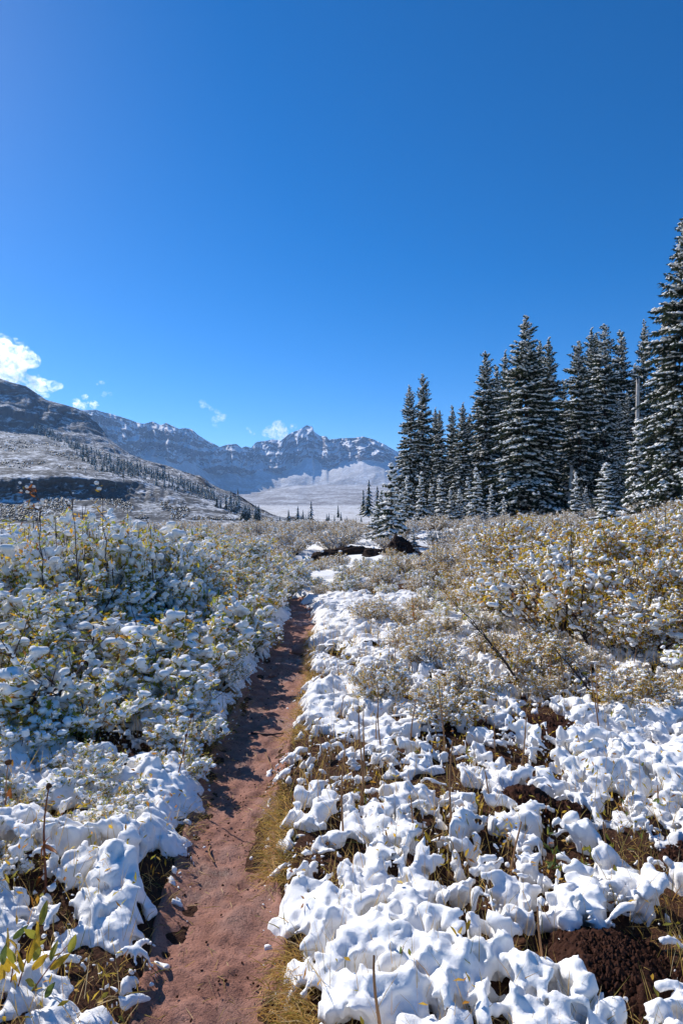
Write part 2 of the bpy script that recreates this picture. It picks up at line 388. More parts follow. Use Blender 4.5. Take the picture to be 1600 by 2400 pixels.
# hillside on the left
HU = [-300, 0, 30, 60, 90, 110, 150, 175, 200, 215, 235, 260, 290, 305, 330, 400, 470, 490, 560, 600, 640, 700, 790]
HY = [840, 887, 897, 905, 925, 938, 948, 955, 965, 975, 1000, 1030, 1055, 1065, 1075, 1095, 1120, 1135, 1162, 1186, 1206, 1224, 1262]
HR = [1000, 1000, 1000, 1000, 1000, 1000, 1000, 1000, 1000, 1000, 980, 960, 930, 910, 880, 800, 700, 680, 580, 520, 470, 430, 400]
hy = lambda u: np.interp(u, HU, HY)
UB = np.array(sorted(set(HU + list(range(-280, 790, 20)))), float)
base = np.interp(UB, [-300, 0, 200, 400, 640, 700, 790], [1232, 1228, 1224, 1222, 1226, 1236, 1268])
def frac(f): return base + (hy(UB) - base) * f
r0 = np.interp(UB, [-300, 0, 640, 790], [230, 240, 300, 330]); rR = np.interp(UB, HU, HR)
c2y = np.interp(UB, [-300, 0, 130, 260, 400, 640, 700, 790], [1165, 1165, 1166, 1168, 1176, 1217, 1231, 1266])
c3y = np.interp(UB, [-300, 0, 60, 130, 260, 400, 500, 640, 700, 790], [1122, 1124, 1122, 1119, 1124, 1146, 1176, 1213, 1228, 1264])
c4y = np.minimum(c3y - 2, np.interp(UB, [-300, 0, 100, 200, 260, 300, 400, 500, 640, 700, 790], [1000, 1008, 1022, 1042, 1062, 1082, 1112, 1146, 1211, 1226, 1263]))
c5y = np.minimum(c4y - .5, hy(UB))
HC = [(UB, base + 45, r0 * .8), (UB, base - 4, r0), (UB, c2y, r0 + 54), (UB, c3y, r0 + 54 + np.interp(UB, [-300, 240, 420, 700], [9, 9, 70, 80])), (UB, c4y, r0 + .84 * (rR - r0)), (UB, c5y, rR), (UB, c5y + 70, rR * 1.35)]
hill = Strip(HC)
us = np.linspace(-300, 785, 430); tt = np.concatenate([np.linspace(0, 1, 10, False), np.linspace(1, 2, 44, False), np.linspace(2, 3, 36, False), np.linspace(3, 4, 76, False), np.linspace(4, 5, 64, False), np.linspace(5, 6, 12)])
U, T = np.meshgrid(us, tt, indexing='ij'); r, z = hill.at(U.ravel(), T.ravel()); r = r.reshape(U.shape); z = z.reshape(U.shape)
X = (U - 800) / FPX * r; env = sst(1, 1.4, T) * (1 - .75 * sst(4.7, 5, T))
cl = np.exp(-((T - 2.5) / .5) ** 2)
dr = 22 * ridged(U + 20 * fbm(U, T * 90, 40, 3, 36), T * 110, 60, 4, 33) * sst(3.9, 4.3, T) * (1 - sst(4.9, 5.1, T)) + 4 * ridged(U, T * 60, 22, 3, 34) * cl + 10 * fbm(X, r, 70, 4, 35) * env * sst(2.6, 3.3, T)
k = 1 + dr / r
zz = z + env * (3.2 * fbm(X, r, 45, 5, 31) + 1.4 * ridged(X * .5 + z * 2, r * .3 + z, 18, 4, 32) * sst(2.9, 3.2, T))
zz += env * 2.6 * np.abs(vn(z + 3 * vn(X, r, 60, 39), X * .03, 9, 38)) * sst(4.0, 4.2, T)
V = np.stack([X * k, r * k, CAMH + (zz - CAMH) * k], 2).reshape(-1, 3)
M_hill = terrain_mat('snowy_hillside', 6, (.12, .10, .09), (.062, .060, .058), .60, .84, .07, .97, .395, .12)
hillo = ob('hillside', mesh('hillside', V, gridF(*U.shape), M_hill)); tag(hillo, kind='structure')

# far massif
MU = [-300, 100, 194, 224, 255, 286, 306, 321, 337, 357, 378, 390, 421, 434, 449, 464, 490, 515, 536, 554, 566, 576, 589, 599, 638, 658, 679, 704, 719, 732, 737, 750, 765, 770, 788, 800, 831, 851, 877, 902, 928, 980, 1100, 1300, 1600, 1900]
MY = [930, 950, 960, 961, 967, 977, 984, 992, 995, 988, 997, 991, 1005, 1005, 1007, 1020, 1035, 1046, 1041, 1040, 1048, 1045, 1050, 1038, 1030, 1033, 1018, 1005, 996, 1000, 1013, 1023, 1023, 1030, 1030, 1028, 1026, 1023, 1030, 1041, 1057, 1075, 1090, 1100, 1110, 1120]
ub = np.array(sorted(set(MU + list(range(-300, 1900, 8)))), float)
my = np.interp(ub, MU, MY) + 2.2 * fbm(ub, 0 * ub, 26, 4, 71)
rk = my + np.interp(ub, [-300, 194, 300, 420, 520, 600, 700, 800, 900, 1900], [70, 66, 78, 80, 62, 66, 84, 55, 40, 40])
rR = np.interp(ub, [-300, 200, 420, 520, 720, 900, 1900], [2900, 2900, 3100, 3500, 3700, 3500, 3000])
foot = np.interp(ub, [-300, 300, 450, 600, 700, 900, 1900], [1150, 1132, 1148, 1152, 1138, 1138, 1160])
mid = np.minimum(.5 * rk + .5 * foot, foot - 8)
MC = [(ub, np.full_like(ub, 1196.), rR * .55), (ub, foot, rR * .86), (ub, mid, rR * .905), (ub, rk, rR * .95), (ub, my, rR), (ub, my + 110, rR * 1.25)]
mtn = Strip(MC)
us = np.concatenate([np.linspace(-250, 100, 60, False), np.linspace(100, 1000, 500, False), np.linspace(1000, 1850, 90)]); tt = np.concatenate([np.linspace(0, 1, 16, False), np.linspace(1, 3, 70, False), np.linspace(3, 4, 96, False), np.linspace(4, 5, 10)])
U, T = np.meshgrid(us, tt, indexing='ij'); r, z = mtn.at(U.ravel(), T.ravel()); r = r.reshape(U.shape); z = z.reshape(U.shape)
X = (U - 800) / FPX * r
wu = U + 10 * fbm(U, T * 40, 60, 3, 41)
rib = ridged(wu, T * 18, 62, 2, 42) * 1.0 + .55 * ridged(wu * 1.3, T * 30, 24, 3, 43) + .25 * fbm(wu, T * 60, 9, 3, 46)
env = sst(2.75, 3.2, T) * (1 - sst(4.3, 5, T)); env2 = sst(2.7, 3.3, T) * (1 - sst(4.0, 4.4, T))
dr = -(40 * env + 90 * env2) * rib
step = vn(z + 25 * vn(U, T, 40, 47), U * .02, 24, 48); dr = dr + 26 * step * env2
dr = dr + 40 * fbm(X, r, 520, 2, 44) * sst(1, 1.6, T) * (1 - env2)
k = 1 + dr / r
zz = z + 14 * fbm(X, r, 260, 5, 45) * sst(.6, 1.4, T) * (1 - sst(3.2, 3.9, T))
V = np.stack([X * k, r * k, CAMH + (zz - CAMH) * k], 2).reshape(-1, 3)
M_mtn = terrain_mat('snowy_rock', 5, (.19, .16, .148), (.20, .155, .11), .27, .53, .011, .25, .30, .25, (80, 330, .95))
mtno = ob('mountain', mesh('mountain', V, gridF(*U.shape), M_mtn)); tag(mtno, kind='structure')
# ------------------------------------------------------------------ spruces
def spruce_proto(H, Rb, seed, spacing=.34, nb=8, snow=1.0, droop=.35, pw=.85, bare=.25, sr=(.06, .15), ragged=.3, dens=1.0):
    r = np.random.default_rng(seed); tr = Acc(); nd_ = Acc(); sp = []; srd = []
    zt = np.linspace(0, H, 14); wob = np.cumsum(r.normal(0, .012 * H / 12, (14, 2)), 0); wob[0] = 0
    tube(tr, np.column_stack([wob, zt]), np.interp(zt, [0, H * .05, H], [.018 * H + .03, .013 * H + .02, .006]), 8)
    z = bare
    while z < H * .985:
        f = z / H; Lm = Rb * max(.05, (1 - f) ** pw) * (1 if f > .1 else .75 + 2.5 * f)
        n = max(4, int(round(nb * (1 - .35 * f)))); ph = r.uniform(0, 6.28)
        cx, cy = np.interp(z, zt, wob[:, 0]), np.interp(z, zt, wob[:, 1])
        for k in range(n):
            a = ph + 6.283 * k / n + r.normal(0, .2); L = Lm * r.uniform(1 - ragged * 1.3, 1 + ragged * .55) * (1 + .30 * float(vn(math.cos(a) * 1.3 + z * .9, math.sin(a) * 1.3 + seed, 1.0, seed)))
            if r.random() < .06: L *= .5
            rad = np.array([math.cos(a), math.sin(a), 0]); tan = np.array([-rad[1], rad[0], 0])
            up = np.interp(f, [0, .5, 1], [.05, .2, .9]); dp = droop * np.interp(f, [0, .6, 1], [1.25, 1.0, .6]) * r.uniform(.7, 1.3)
            ns = max(3, int(L / .12 * dens)); s = np.linspace(.12, 1, ns) ** .9
            zc = z + r.normal(0, spacing * .5) + up * s * L - dp * L * s ** 1.6 + .10 * L * s ** 4
            P = np.column_stack([cx + rad[0] * L * s, cy + rad[1] * L * s, zc])
            kf = min(1., L / .55 + .12); tl = (.34 * L * (1 - s) ** .7 + .10 + .05 * r.random(ns)) * kf
            for sg in (-1, 1):
                D = rad * .75 + sg * tan * r.uniform(.5, 1.0, (ns, 1)) + np.array([0, 0, -.25]) + r.normal(0, .12, (ns, 3))
                N = np.array([0, 0, 1.]) + r.normal(0, .45, (ns, 3))
                rhomb(nd_, P, D, N, tl * r.uniform(.8, 1.2, ns), .085 + .07 * tl, sag=.25)
            D = rad * .5 + r.normal(0, .35, (ns, 3)) + np.array([0, 0, -.8])
            rhomb(nd_, P, D, r.normal(0, 1, (ns, 3)), .5 * tl + .08, .11)
            rhomb(nd_, P, rad * 1. + r.normal(0, .15, (ns, 3)), np.array([0, 0, 1.]) + r.normal(0, .5, (ns, 3)), .22 * kf, .12 * kf)
            # snow on the bough
            m = int(ns * 2.1 * snow)
            if m > 0:
                ss = r.uniform(.22, 1.03, m); w = .30 * L * (1 - ss) ** .7 + .05
                Q = np.column_stack([np.interp(ss, s, P[:, j]) for j in range(3)]) + tan * (r.normal(0, .5, m) * w)[:, None]
                Q[:, 2] += .035 - .12 * np.abs(r.normal(0, .5, m)) * w
                sp.append(Q); srd.append(r.uniform(sr[0], sr[1], m) * np.interp(L, [.1, .8], [.6, 1]))
        z += spacing * r.uniform(.75, 1.25) * np.interp(f, [0, 1], [1.15, .6])
    rhomb(nd_, np.repeat([[wob[-1, 0], wob[-1, 1], H - .35]], 4, 0), np.array([0, 0, 1.]) + r.normal(0, .1, (4, 3)), r.normal(0, 1, (4, 3)), .42, .09)
    V, F = flecks(np.concatenate(sp), np.concatenate(srd) * .95, r, .8)
    return (tr.mesh('trunk', M_bark), nd_.mesh('crown', M_need, False), mesh('snow', V, F, M_snowt), H)
def place_tree(pr, x, y, z, h, wid=1., rot=0., label=None, group=None, name='spruce_tree', lean=0.):
    e = ob(name, None); s = h / pr[3]
    e.location = (x, y, z); e.scale = (s * wid, s * wid, s); e.rotation_euler = (lean, 0, rot)
    ob('trunk', pr[0], e); tag(ob('crown', pr[1], e), kind='stuff'); tag(ob('snow', pr[2], e), kind='stuff')
    tag(e, label, 'spruce', group); return e
P_broad = spruce_proto(13, 3.2, 11, .38, 12, .95, .48, .8, .35, (.05, .14), .36)
P_broad2 = spruce_proto(15, 3.1, 12, .40, 12, .85, .5, .8, .4, (.05, .14), .36)
P_nar = [spruce_proto(13, 2.15, 13 + k, .34, 11, .9, .5, .68, .5, (.045, .13), .36) for k in range(3)]
P_sap = [spruce_proto(3.6, .95, 21 + k, .24, 7, 1.5, .42, .9, .12, (.06, .15), .35, 1.25) for k in range(2)]

def base_pt(u, d):
    x = (u - 800) / FPX * d; return x, d, float(ground_z(x, d))
FG = 'snow-dusted spruces in the forest on the slope'
# (u, v_top, distance, width factor, proto, label)
big = [
 (1229, 748, 44, 1.17, P_broad, 'broad full spruce towering in front of the dark grove, snow on its drooping boughs'),
 (1606, 496, 30, 1.0, P_broad2, 'tallest and widest spruce, its heavy green boughs edged with thick snow'),
 (963, 908, 48, 1.0, P_nar[0], 'narrow spruce at the open end of the grove, beside a taller twin'),
 (991, 877, 52, .85, P_nar[1], 'slim tall spruce rising just above its narrow twin at the open grove end'),
 (1137, 827, 52, 1.0, P_nar[2], 'tall pointed spruce next to the broad full spruce'),
 (1281, 797, 54, 1.0, P_nar[0], 'tall spruce standing close behind the broad full spruce'),
 (1356, 799, 46, 1.05, P_nar[1], 'dense tall spruce at the front of the darkest clump'),
 (1416, 762, 50, 1.0, P_nar[2], 'highest spruce of the darkest clump, with a blunt snowy top'),
 (1509, 758, 52, .75, P_nar[0], 'thin spire-like spruce standing behind the broken dead trunk')]
for k, (u, v, d, w, pr, lb) in enumerate(big):
    x, y, z = base_pt(u, d); h = CAMH - (v - 1200) / FPX * d - z + .1
    place_tree(pr, x, y, z - .1, h, w, k * 1.3, lb)
mids = [(1017, 960, 56, .8), (1030, 962, 50, .75), (1059, 952, 58, .7), (1081, 948, 48, .95), (1101, 970, 58, .9), (1162, 858, 58, .85), (1180, 827, 62, .75),
        (1265, 799, 60, .75), (1319, 892, 62, .8), (1381, 775, 54, .85), (1396, 782, 58, .8), (1453, 777, 54, .85), (1483, 857, 60, .9), (1450, 934, 40, .7),
        (1468, 921, 43, .65), (1540, 860, 48, .9), (1205, 900, 64, 1.), (1340, 930, 66, 1.), (1425, 880, 64, 1.), (1130, 960, 66, 1.), (1060, 1010, 66, 1.), (985, 1000, 62, 1.0), (1300, 960, 58, 1.), (1570, 800, 56, 1.),
        (1660, 700, 40, 1.), (1720, 620, 38, 1.), (1790, 700, 48, 1.)]
for k, (u, v, d, w) in enumerate(mids):
    x, y, z = base_pt(u, d); h = CAMH - (v - 1200) / FPX * d - z + .1
    place_tree(P_nar[k % 3], x, y, z - .1, h, w * 1.05, k * 2.1, 'narrow snow-dusted spruce crowded among the others in the grove', FG)
saps = [(917, 1088, 23.5, 1.0, 0, 'small snow-laden spruce growing behind the dark earth boulders'),
        (880, 1150, 26, .9, 1, 'stubby snow-laden spruce sapling leaning against the small spruce behind the boulders'),
        (970, 1236, 20.5, 1.15, 1, 'tiny spruce sapling bowed under snow beside the dark boulder'),
        (1417, 1087, 27, 1.35, 0, 'low wide spruce with thick white boughs in front of the darkest clump'),
        (1116, 1098, 36, .95, 0, 'young spruce in front of the foot of the broad full spruce'),
        (1348, 1110, 34, .75, 1, 'thin young spruce beside the leaning pale trunk'),
        (645, 1236, 23, 1.3, 1, 'dark round dwarf spruce by the end of the trail'),
        (1491, 985, 35, .8, 0, 'slender young spruce growing below the broken dead trunk')]
SG = 'young spruces along the forest edge'
for u, v, d, w in [(a, b, c, .85 + .25 * ((a * 7) % 10) / 10) for a, b, c in [(1075, 1148, 40), (1032, 1115, 44), (986, 1108, 42), (953, 1118, 40), (1010, 1135, 42), (1055, 1150, 43), (1150, 1140, 40), (1096, 1120, 43), (1180, 1165, 38), (1372, 1140, 38), (1540, 1150, 32), (1290, 1150, 46), (940, 1150, 38)]]:
    saps.append((u, v, d, w, int(u) % 2, None))
for k, (u, v, d, w, p_, lb) in enumerate(saps):
    x, y, z = base_pt(u, d); h = CAMH - (v - 1200) / FPX * d - z + .05
    place_tree(P_sap[p_], x, y, z - .05, h, w, k * 1.7, lb or 'knee-high to head-high young snowy spruce at the edge of the grove', None if lb else SG, 'spruce_sapling', R(6) if k in (1, 2) else 0)
# dead trunks
def snag(a, b, r0, r1, label):
    e = ob('dead_tree', None); e.location = a; ac = Acc(); d = np.asarray(b) - np.asarray(a); t = np.linspace(0, 1, 12)
    Pn = d[None] * t[:, None] + np.column_stack([.05 * np.sin(t * 5), .04 * np.cos(t * 4), 0 * t])
    tube(ac, Pn, r0 + (r1 - r0) * t, 9); V = ac.V[0]; V[-9:, 2] += rng.uniform(-.25, .45, 9); ob('trunk', ac.mesh('dead_trunk', M_dead), e)
    ac = Acc()
    for k in range(9):
        q = Pn[rng.integers(3, 11)]; dd = nrm(np.array([rng.normal(), rng.normal(), rng.normal() * .4])); tube(ac, [q, q + dd * .35, q + dd * .6 + np.array([0, 0, -.1])], [.03, .02, .008], 4)
    tag(ob('branch_stubs', ac.mesh('branch_stubs', M_dead), e), kind='stuff'); tag(e, label, 'dead tree'); return e
M_dead = mat('weathered_wood', (.48, .44, .40), .9, .1)
lk(M_dead, ramp(M_dead, noise(M_dead, 6, 5, .6, mapping(M_dead, objco(M_dead), (4, 4, .6))), [(.3, (.30, .25, .21)), (.6, (.60, .57, .54))]), BS(M_dead).inputs['Base Color'])
x, y, z = base_pt(1487, 41); snag((x, y, z - .2), px(1495, 898, 41), .17, .11, 'broken dead trunk standing pale and bare between the spruces')
x, y, z = base_pt(1327, 43); snag((x, y, z - .2), px(1340, 1098, 43), .16, .11, 'short leaning pale dead trunk at the foot of the grove')

# far trees: small layered crowns
def far_proto(H, Rb, seed):
    r = np.random.default_rng(seed); ac = Acc(); n = 11
    tube(ac, [(0, 0, 0), (0, 0, H * .9)], [.14, .03], 4, 1)
    for k in range(n):
        f = k / n; z = .06 * H + f * H * .94; L = Rb * (1 - f) ** .8 + .1; m = 9
        a = r.uniform(0, 6.28) + np.arange(m) * 6.283 / m + r.normal(0, .2, m); l = L * r.uniform(.65, 1.15, m)
        P0 = np.column_stack([0 * a, 0 * a, z + .10 * H + 0 * a]); tip = np.column_stack([np.cos(a) * l, np.sin(a) * l, z - .25 * l])
        b = a + 6.283 / m * .55; c = a - 6.283 / m * .55
        q1 = np.column_stack([np.cos(b) * l * .5, np.sin(b) * l * .5, z + .01 * H - .1 * l]); q2 = np.column_stack([np.cos(c) * l * .5, np.sin(c) * l * .5, z + .01 * H - .1 * l])
        V = np.stack([P0, q1, tip, q2], 1); ac.add(V, np.arange(m)[:, None] * 4 + np.array([[0, 3, 2, 1]]), 0)
        w = r.random(m) < .5
        if w.any():
            V2 = V[w].copy(); V2[:, :, 2] += .10; V2[:, 1:, :2] *= .9; V2[:, 1:, :2] += r.normal(0, .06, V2[:, 1:, :2].shape)
            V2[:, 0] = V2[:, 0] * .35 + (V2[:, 1] + V2[:, 3]) * .325; V2[:, 0, 2] += .06
            ac.add(V2, np.arange(int(w.sum()))[:, None] * 4 + np.array([[0, 3, 2, 1]]), 2)
    return ac.mesh('far_spruce', [M_need, M_bark, M_snowt], False)
P_far = [far_proto(9, 1.8, 40 + k) for k in range(4)]
def far_tree(u, v, hpx, label, group, d=None, z=None, k=0):
    if d is None: d, z = hill.find(u, v)
    o = ob('distant_spruce', P_far[k % 4], None, ((u - 800) / FPX * d, d, z - .4)); s = hpx / FPX * d / 9 * 1.06
    wf = 1.15 + .5 * ((k * 37) % 11) / 11
    o.scale = (s * wf, s * wf, s); o.rotation_euler = (0, 0, k * 2.4); tag(o, label, 'spruce', group)
def far_mass(pts, r):
    ac = Acc()
    for (x, y, z, h) in pts:
        for k in range(5):
            f = k / 5; L = h * .2 * (1 - f) ** .8 + .1; a = r.uniform(0, 6.28) + np.arange(6) * 1.047; l = L * r.uniform(.7, 1.2, 6); zz0 = z + .05 * h + f * h * .9
            P0 = np.column_stack([x + 0 * a, y + 0 * a, zz0 + .22 * h + 0 * a]); tip = np.column_stack([x + np.cos(a) * l, y + np.sin(a) * l, zz0 - .2 * l])
            q1 = np.column_stack([x + np.cos(a + .55) * l * .55, y + np.sin(a + .55) * l * .55, zz0 + .02 * h + 0 * a]); q2 = np.column_stack([x + np.cos(a - .55) * l * .55, y + np.sin(a - .55) * l * .55, zz0 + .02 * h + 0 * a])
            ac.add(np.stack([P0, q1, tip, q2], 1), np.arange(6)[:, None] * 4 + np.array([[0, 3, 2, 1]]), 0 if r.random() < .72 else 1)
    return ac.mesh('distant_wood', [M_need, M_snowt], False)
C1 = lambda x, y: (x * .5102, y * .5102 + 760)
r_ = np.random.default_rng(5); n = 0
tu = [160, 180, 330, 430, 560, 640, 760, 900, 985]; tl = [478, 482, 545, 600, 650, 665, 715, 775, 800]; tb = [496, 505, 590, 668, 715, 725, 772, 812, 822]
while n < 235:
    x = 160 + (985 - 160) * r_.random() ** .85; a, b = np.interp(x, tu, tl), np.interp(x, tu, tb)
    y = a + (b - a) * r_.random(); u, v = C1(x, y)
    far_tree(u, v, np.interp(x, [150, 400, 1000], [15, 23, 28]) * r_.uniform(.65, 1.15), 'one of the distant spruces in the diagonal belt down the snowy hillside', 'distant spruces in the hillside belt', k=n); n += 1
for k in range(20):
    x = r_.uniform(300, 980); y = np.interp(x, tu, tb) + r_.uniform(5, 70) ; u, v = C1(x, y)
    far_tree(u, v, r_.uniform(7, 14), 'small distant spruce scattered below the hillside tree belt', 'scattered spruces on the hillside', k=k)
for k in range(17):
    u, v = C1(r_.uniform(990, 1095), r_.uniform(845, 875)); far_tree(u, v, r_.uniform(26, 44), 'distant spruce in the dark clump at the foot of the hillside', 'spruces in the clump at the hill foot', k=k)
for k in range(12):
    u, v = C1(r_.uniform(1112, 1197), r_.uniform(890, 910)); far_tree(u, v, r_.uniform(24, 38), 'distant spruce in the lower clump on the valley floor', 'spruces in the valley clump', 270, CAMH - (v - 1200) / FPX * 270, k)
for u, v, h, d, lb in [(729, 1236, 62, 190, 'tallest lone spruce on the valley floor beyond the trail'), (698, 1232, 46, 200, 'middle one of three dark spruces on the valley floor'), (676, 1236, 42, 205, 'smallest one of three dark spruces on the valley floor'), (633, 1236, 24, 220, 'tiny dark spruce by itself near the valley clump'),
                       (792, 1212, 30, 260, 'pointed spruce on the meadow before the grove'), (864, 1208, 84, 110, 'dark narrow spruce just outside the open grove end'), (884, 1214, 76, 95, 'shorter narrow spruce just outside the open grove end'), (851, 1205, 58, 130, 'thin far spruce behind those at the open grove end')]:
    far_tree(u, v, h, lb, None, d, CAMH - (v - 1200) / FPX * d, int(u))
for k in range(24):
    u = r_.uniform(650, 900); d = r_.uniform(200, 420); v = 1200 - (float(np.interp(math.log(d), np.log([100, 150, 300, 800]), [-1, -2.6, -4.2, -1.5])) - CAMH) / d * FPX
    far_tree(u, v, r_.uniform(8, 24), 'small distant spruce dotted over the valley meadow', 'small spruces on the valley meadow', d, CAMH - (v - 1200) / FPX * d, k)
pm = []
for k in range(420):
    x = 165 + 815 * r_.random() ** .85; a, b = np.interp(x, tu, tl), np.interp(x, tu, tb); u, v = C1(x, a - 6 + (b - a + 14) * r_.random()); d, z = hill.find(u, v); pm.append(((u - 800) / FPX * d, d, z - .3, np.interp(x, [150, 400, 1000], [11, 15, 18]) * r_.uniform(.5, 1.) / FPX * d))
tag(ob('distant_wood', far_mass(pm, r_)), 'dense far wood filling the belt of spruces down the hillside', 'wood', kind='stuff')
# low brush dotted over the hillside
Pb = []
for k in range(19000):
    u = r_.uniform(-40, 640); t = r_.uniform(1.02, 3.95)
    if 1.95 < t < 3.05: continue
    Pb.append((u, t))
Pb = np.array(Pb); rr_, zz_ = hill.at(Pb[:, 0], Pb[:, 1]); keep = fbm(Pb[:, 0], zz_ * 6, 60, 3, 77) > -.15
Pb, rr_, zz_ = Pb[keep], rr_[keep], zz_[keep]
n = len(Pb); rad = r_.uniform(.2, .65, n) * np.interp(rr_, [240, 800], [.8, 1.9])
V, F = flecks(np.column_stack([(Pb[:, 0] - 800) / FPX * rr_, rr_, zz_ + .3]), rad * 1.1, r_, 1.4)
mi = np.repeat((r_.random(n) < .2).astype(int), 8)
M_brush = leafmat('hill_brush', [(0, (.035, .035, .022)), (.7, (.09, .07, .04)), (1, (.16, .11, .06))], .1)
tag(ob('hillside_brush', mesh('hillside_brush', V, F, [M_brush, M_snowt], mi)), 'low dark brush dotted over the snowy hillside', 'brush', kind='stuff')
# ------------------------------------------------------------------ snow lying on the near ground
def cover_fields(X, Y):
    """ground height, vegetation height under the snow, and cover (metres, >0 where snow lies)"""
    g = ground_z(X, Y); d = path_d(X, Y); left = X < path_x(Y)
    wx = X + .07 * fbm(X, Y, .20, 3, 101); wy = Y + .07 * fbm(X, Y, .20, 3, 102)
    f1, f2 = worley(wx, wy, .25, 103); h1, h2 = worley(wx, wy * 1.0, .098, 104)
    dome = np.sqrt(np.clip(1 - (f1 / .8) ** 2, 0, 1)); dome2 = np.sqrt(np.clip(1 - (h1 / .8) ** 2, 0, 1))
    amp = np.where(left, np.interp(Y, [1.5, 2.5, 4, 6], [.12, .16, .17, .12]), np.interp(Y, [1.5, 3, 6, 9], [.09, .10, .085, .08]))
    amp = amp * (.65 + .5 * fbm(X, Y, .8, 2, 105)) * (.35 + .65 * sst(0, .22, d))
    hv = .40 * amp * dome + np.interp(Y, [1.5, 2.6, 4], [.024, .031, .036]) * dome2 * sst(-.02, .15, d) + .028 * fbm(X, Y, .075, 3, 106) + .02 + .05 * fbm(X, Y, .5, 2, 115)
    k1, _ = worley(wx, wy, .047, 114); hv = hv + np.interp(Y, [1.5, 2.6, 4], [.012, .016, .018]) * np.sqrt(np.clip(1 - (k1 / .8) ** 2, 0, 1))
    hv = np.clip(hv, 0, .5)
    c = .75 * fbm(X, Y, .42, 3, 107) + .42
    cs = .85 * fbm(X, Y, .10, 4, 108) + .16 + .6 * fbm(X, Y, .55, 2, 112)
    cs = (cs - np.where(left, .9, .7) * sst(.5, .85, f1) - .70 * sst(.52, .85, h1)) * .075 + .03 * sst(5, 9, Y) + .025 * left * (1 - sst(.15, .45, d))
    c = c * .11
    edge = d + .06 * fbm(X, Y, .22, 3, 109) - np.where(left, .035, .045)
    c = smin(c, .62 * edge, .04)
    for (mx, my, r, h) in MOUNDS:
        q = np.hypot(X - mx, Y - my) + .10 * fbm(X, Y, .14, 4, 110) - r * .80
        c = smin(c, q * .8, .03)
    c = c + .05 * sst(6, 9, Y)
    return g, hv, c, d, cs
def strands(F, xs, ys, zs, vox, g, hv, d, cell=.20):
    """snow-coated blades arching out of the tufts and over the hollows"""
    x0, y0, z0 = xs[0], ys[0], zs[0]; F = np.ascontiguousarray(F)
    for ci in range(int(xs[0] / cell) - 1, int(xs[-1] / cell) + 2):
        for cj in range(int(ys[0] / cell) - 1, int(ys[-1] / cell) + 2):
            r = np.random.default_rng((ci + 5000) * 7919 + cj + 999); cx, cy = (ci + r.random()) * cell, (cj + r.random()) * cell
            if abs(cx) > .62 * cy + .4: continue
            i, j = int((cx - x0) / vox), int((cy - y0) / vox)
            if not (0 <= i < len(xs) and 0 <= j < len(ys)) or d[i, j] < .05 or soil_z(cx, cy) > .02: continue
            H0 = hv[i, j] + .004 + .028 * r.random(); a0 = r.uniform(0, 6.28)
            for k in range(r.integers(3, 8) if cy > 2.6 or cx < -.4 else r.integers(0, 4)):
                a = a0 + r.normal(0, 1.6); Rr = r.uniform(.05, .19); t = np.linspace(0, 1, 8); bow = r.uniform(-.1, .6)
                px_ = cx + math.cos(a) * Rr * t + .012 * math.sin(k) * t; py_ = cy + math.sin(a) * Rr * t; pz = H0 * (1 - t ** 1.8) + bow * .05 * np.sin(t * 3.14) - .01
                rad = np.maximum((.006 + .009 * r.random() ** 1.5) * (1.15 - .5 * t), .74 * vox)
                for q in range(8):
                    m = rad[q] * 1.9; b = (px_[q] - x0, py_[q] - y0, pz[q] - z0)
                    lo = [max(int((b[e] - m) / vox), 0) for e in range(3)]; hi = [int((b[e] + m) / vox) + 2 for e in range(3)]
                    sl_ = tuple(slice(lo[e], hi[e]) for e in range(3)); S_ = F[sl_]
                    if S_.size == 0: continue
                    D_ = np.sqrt(((xs[sl_[0]] - px_[q]) ** 2)[:, None, None] + ((ys[sl_[1]] - py_[q]) ** 2)[None, :, None] + ((zs[sl_[2]] - pz[q]) ** 2)[None, None, :])
                    np.maximum(S_, (rad[q] - D_).astype(S_.dtype), out=S_)
    return F
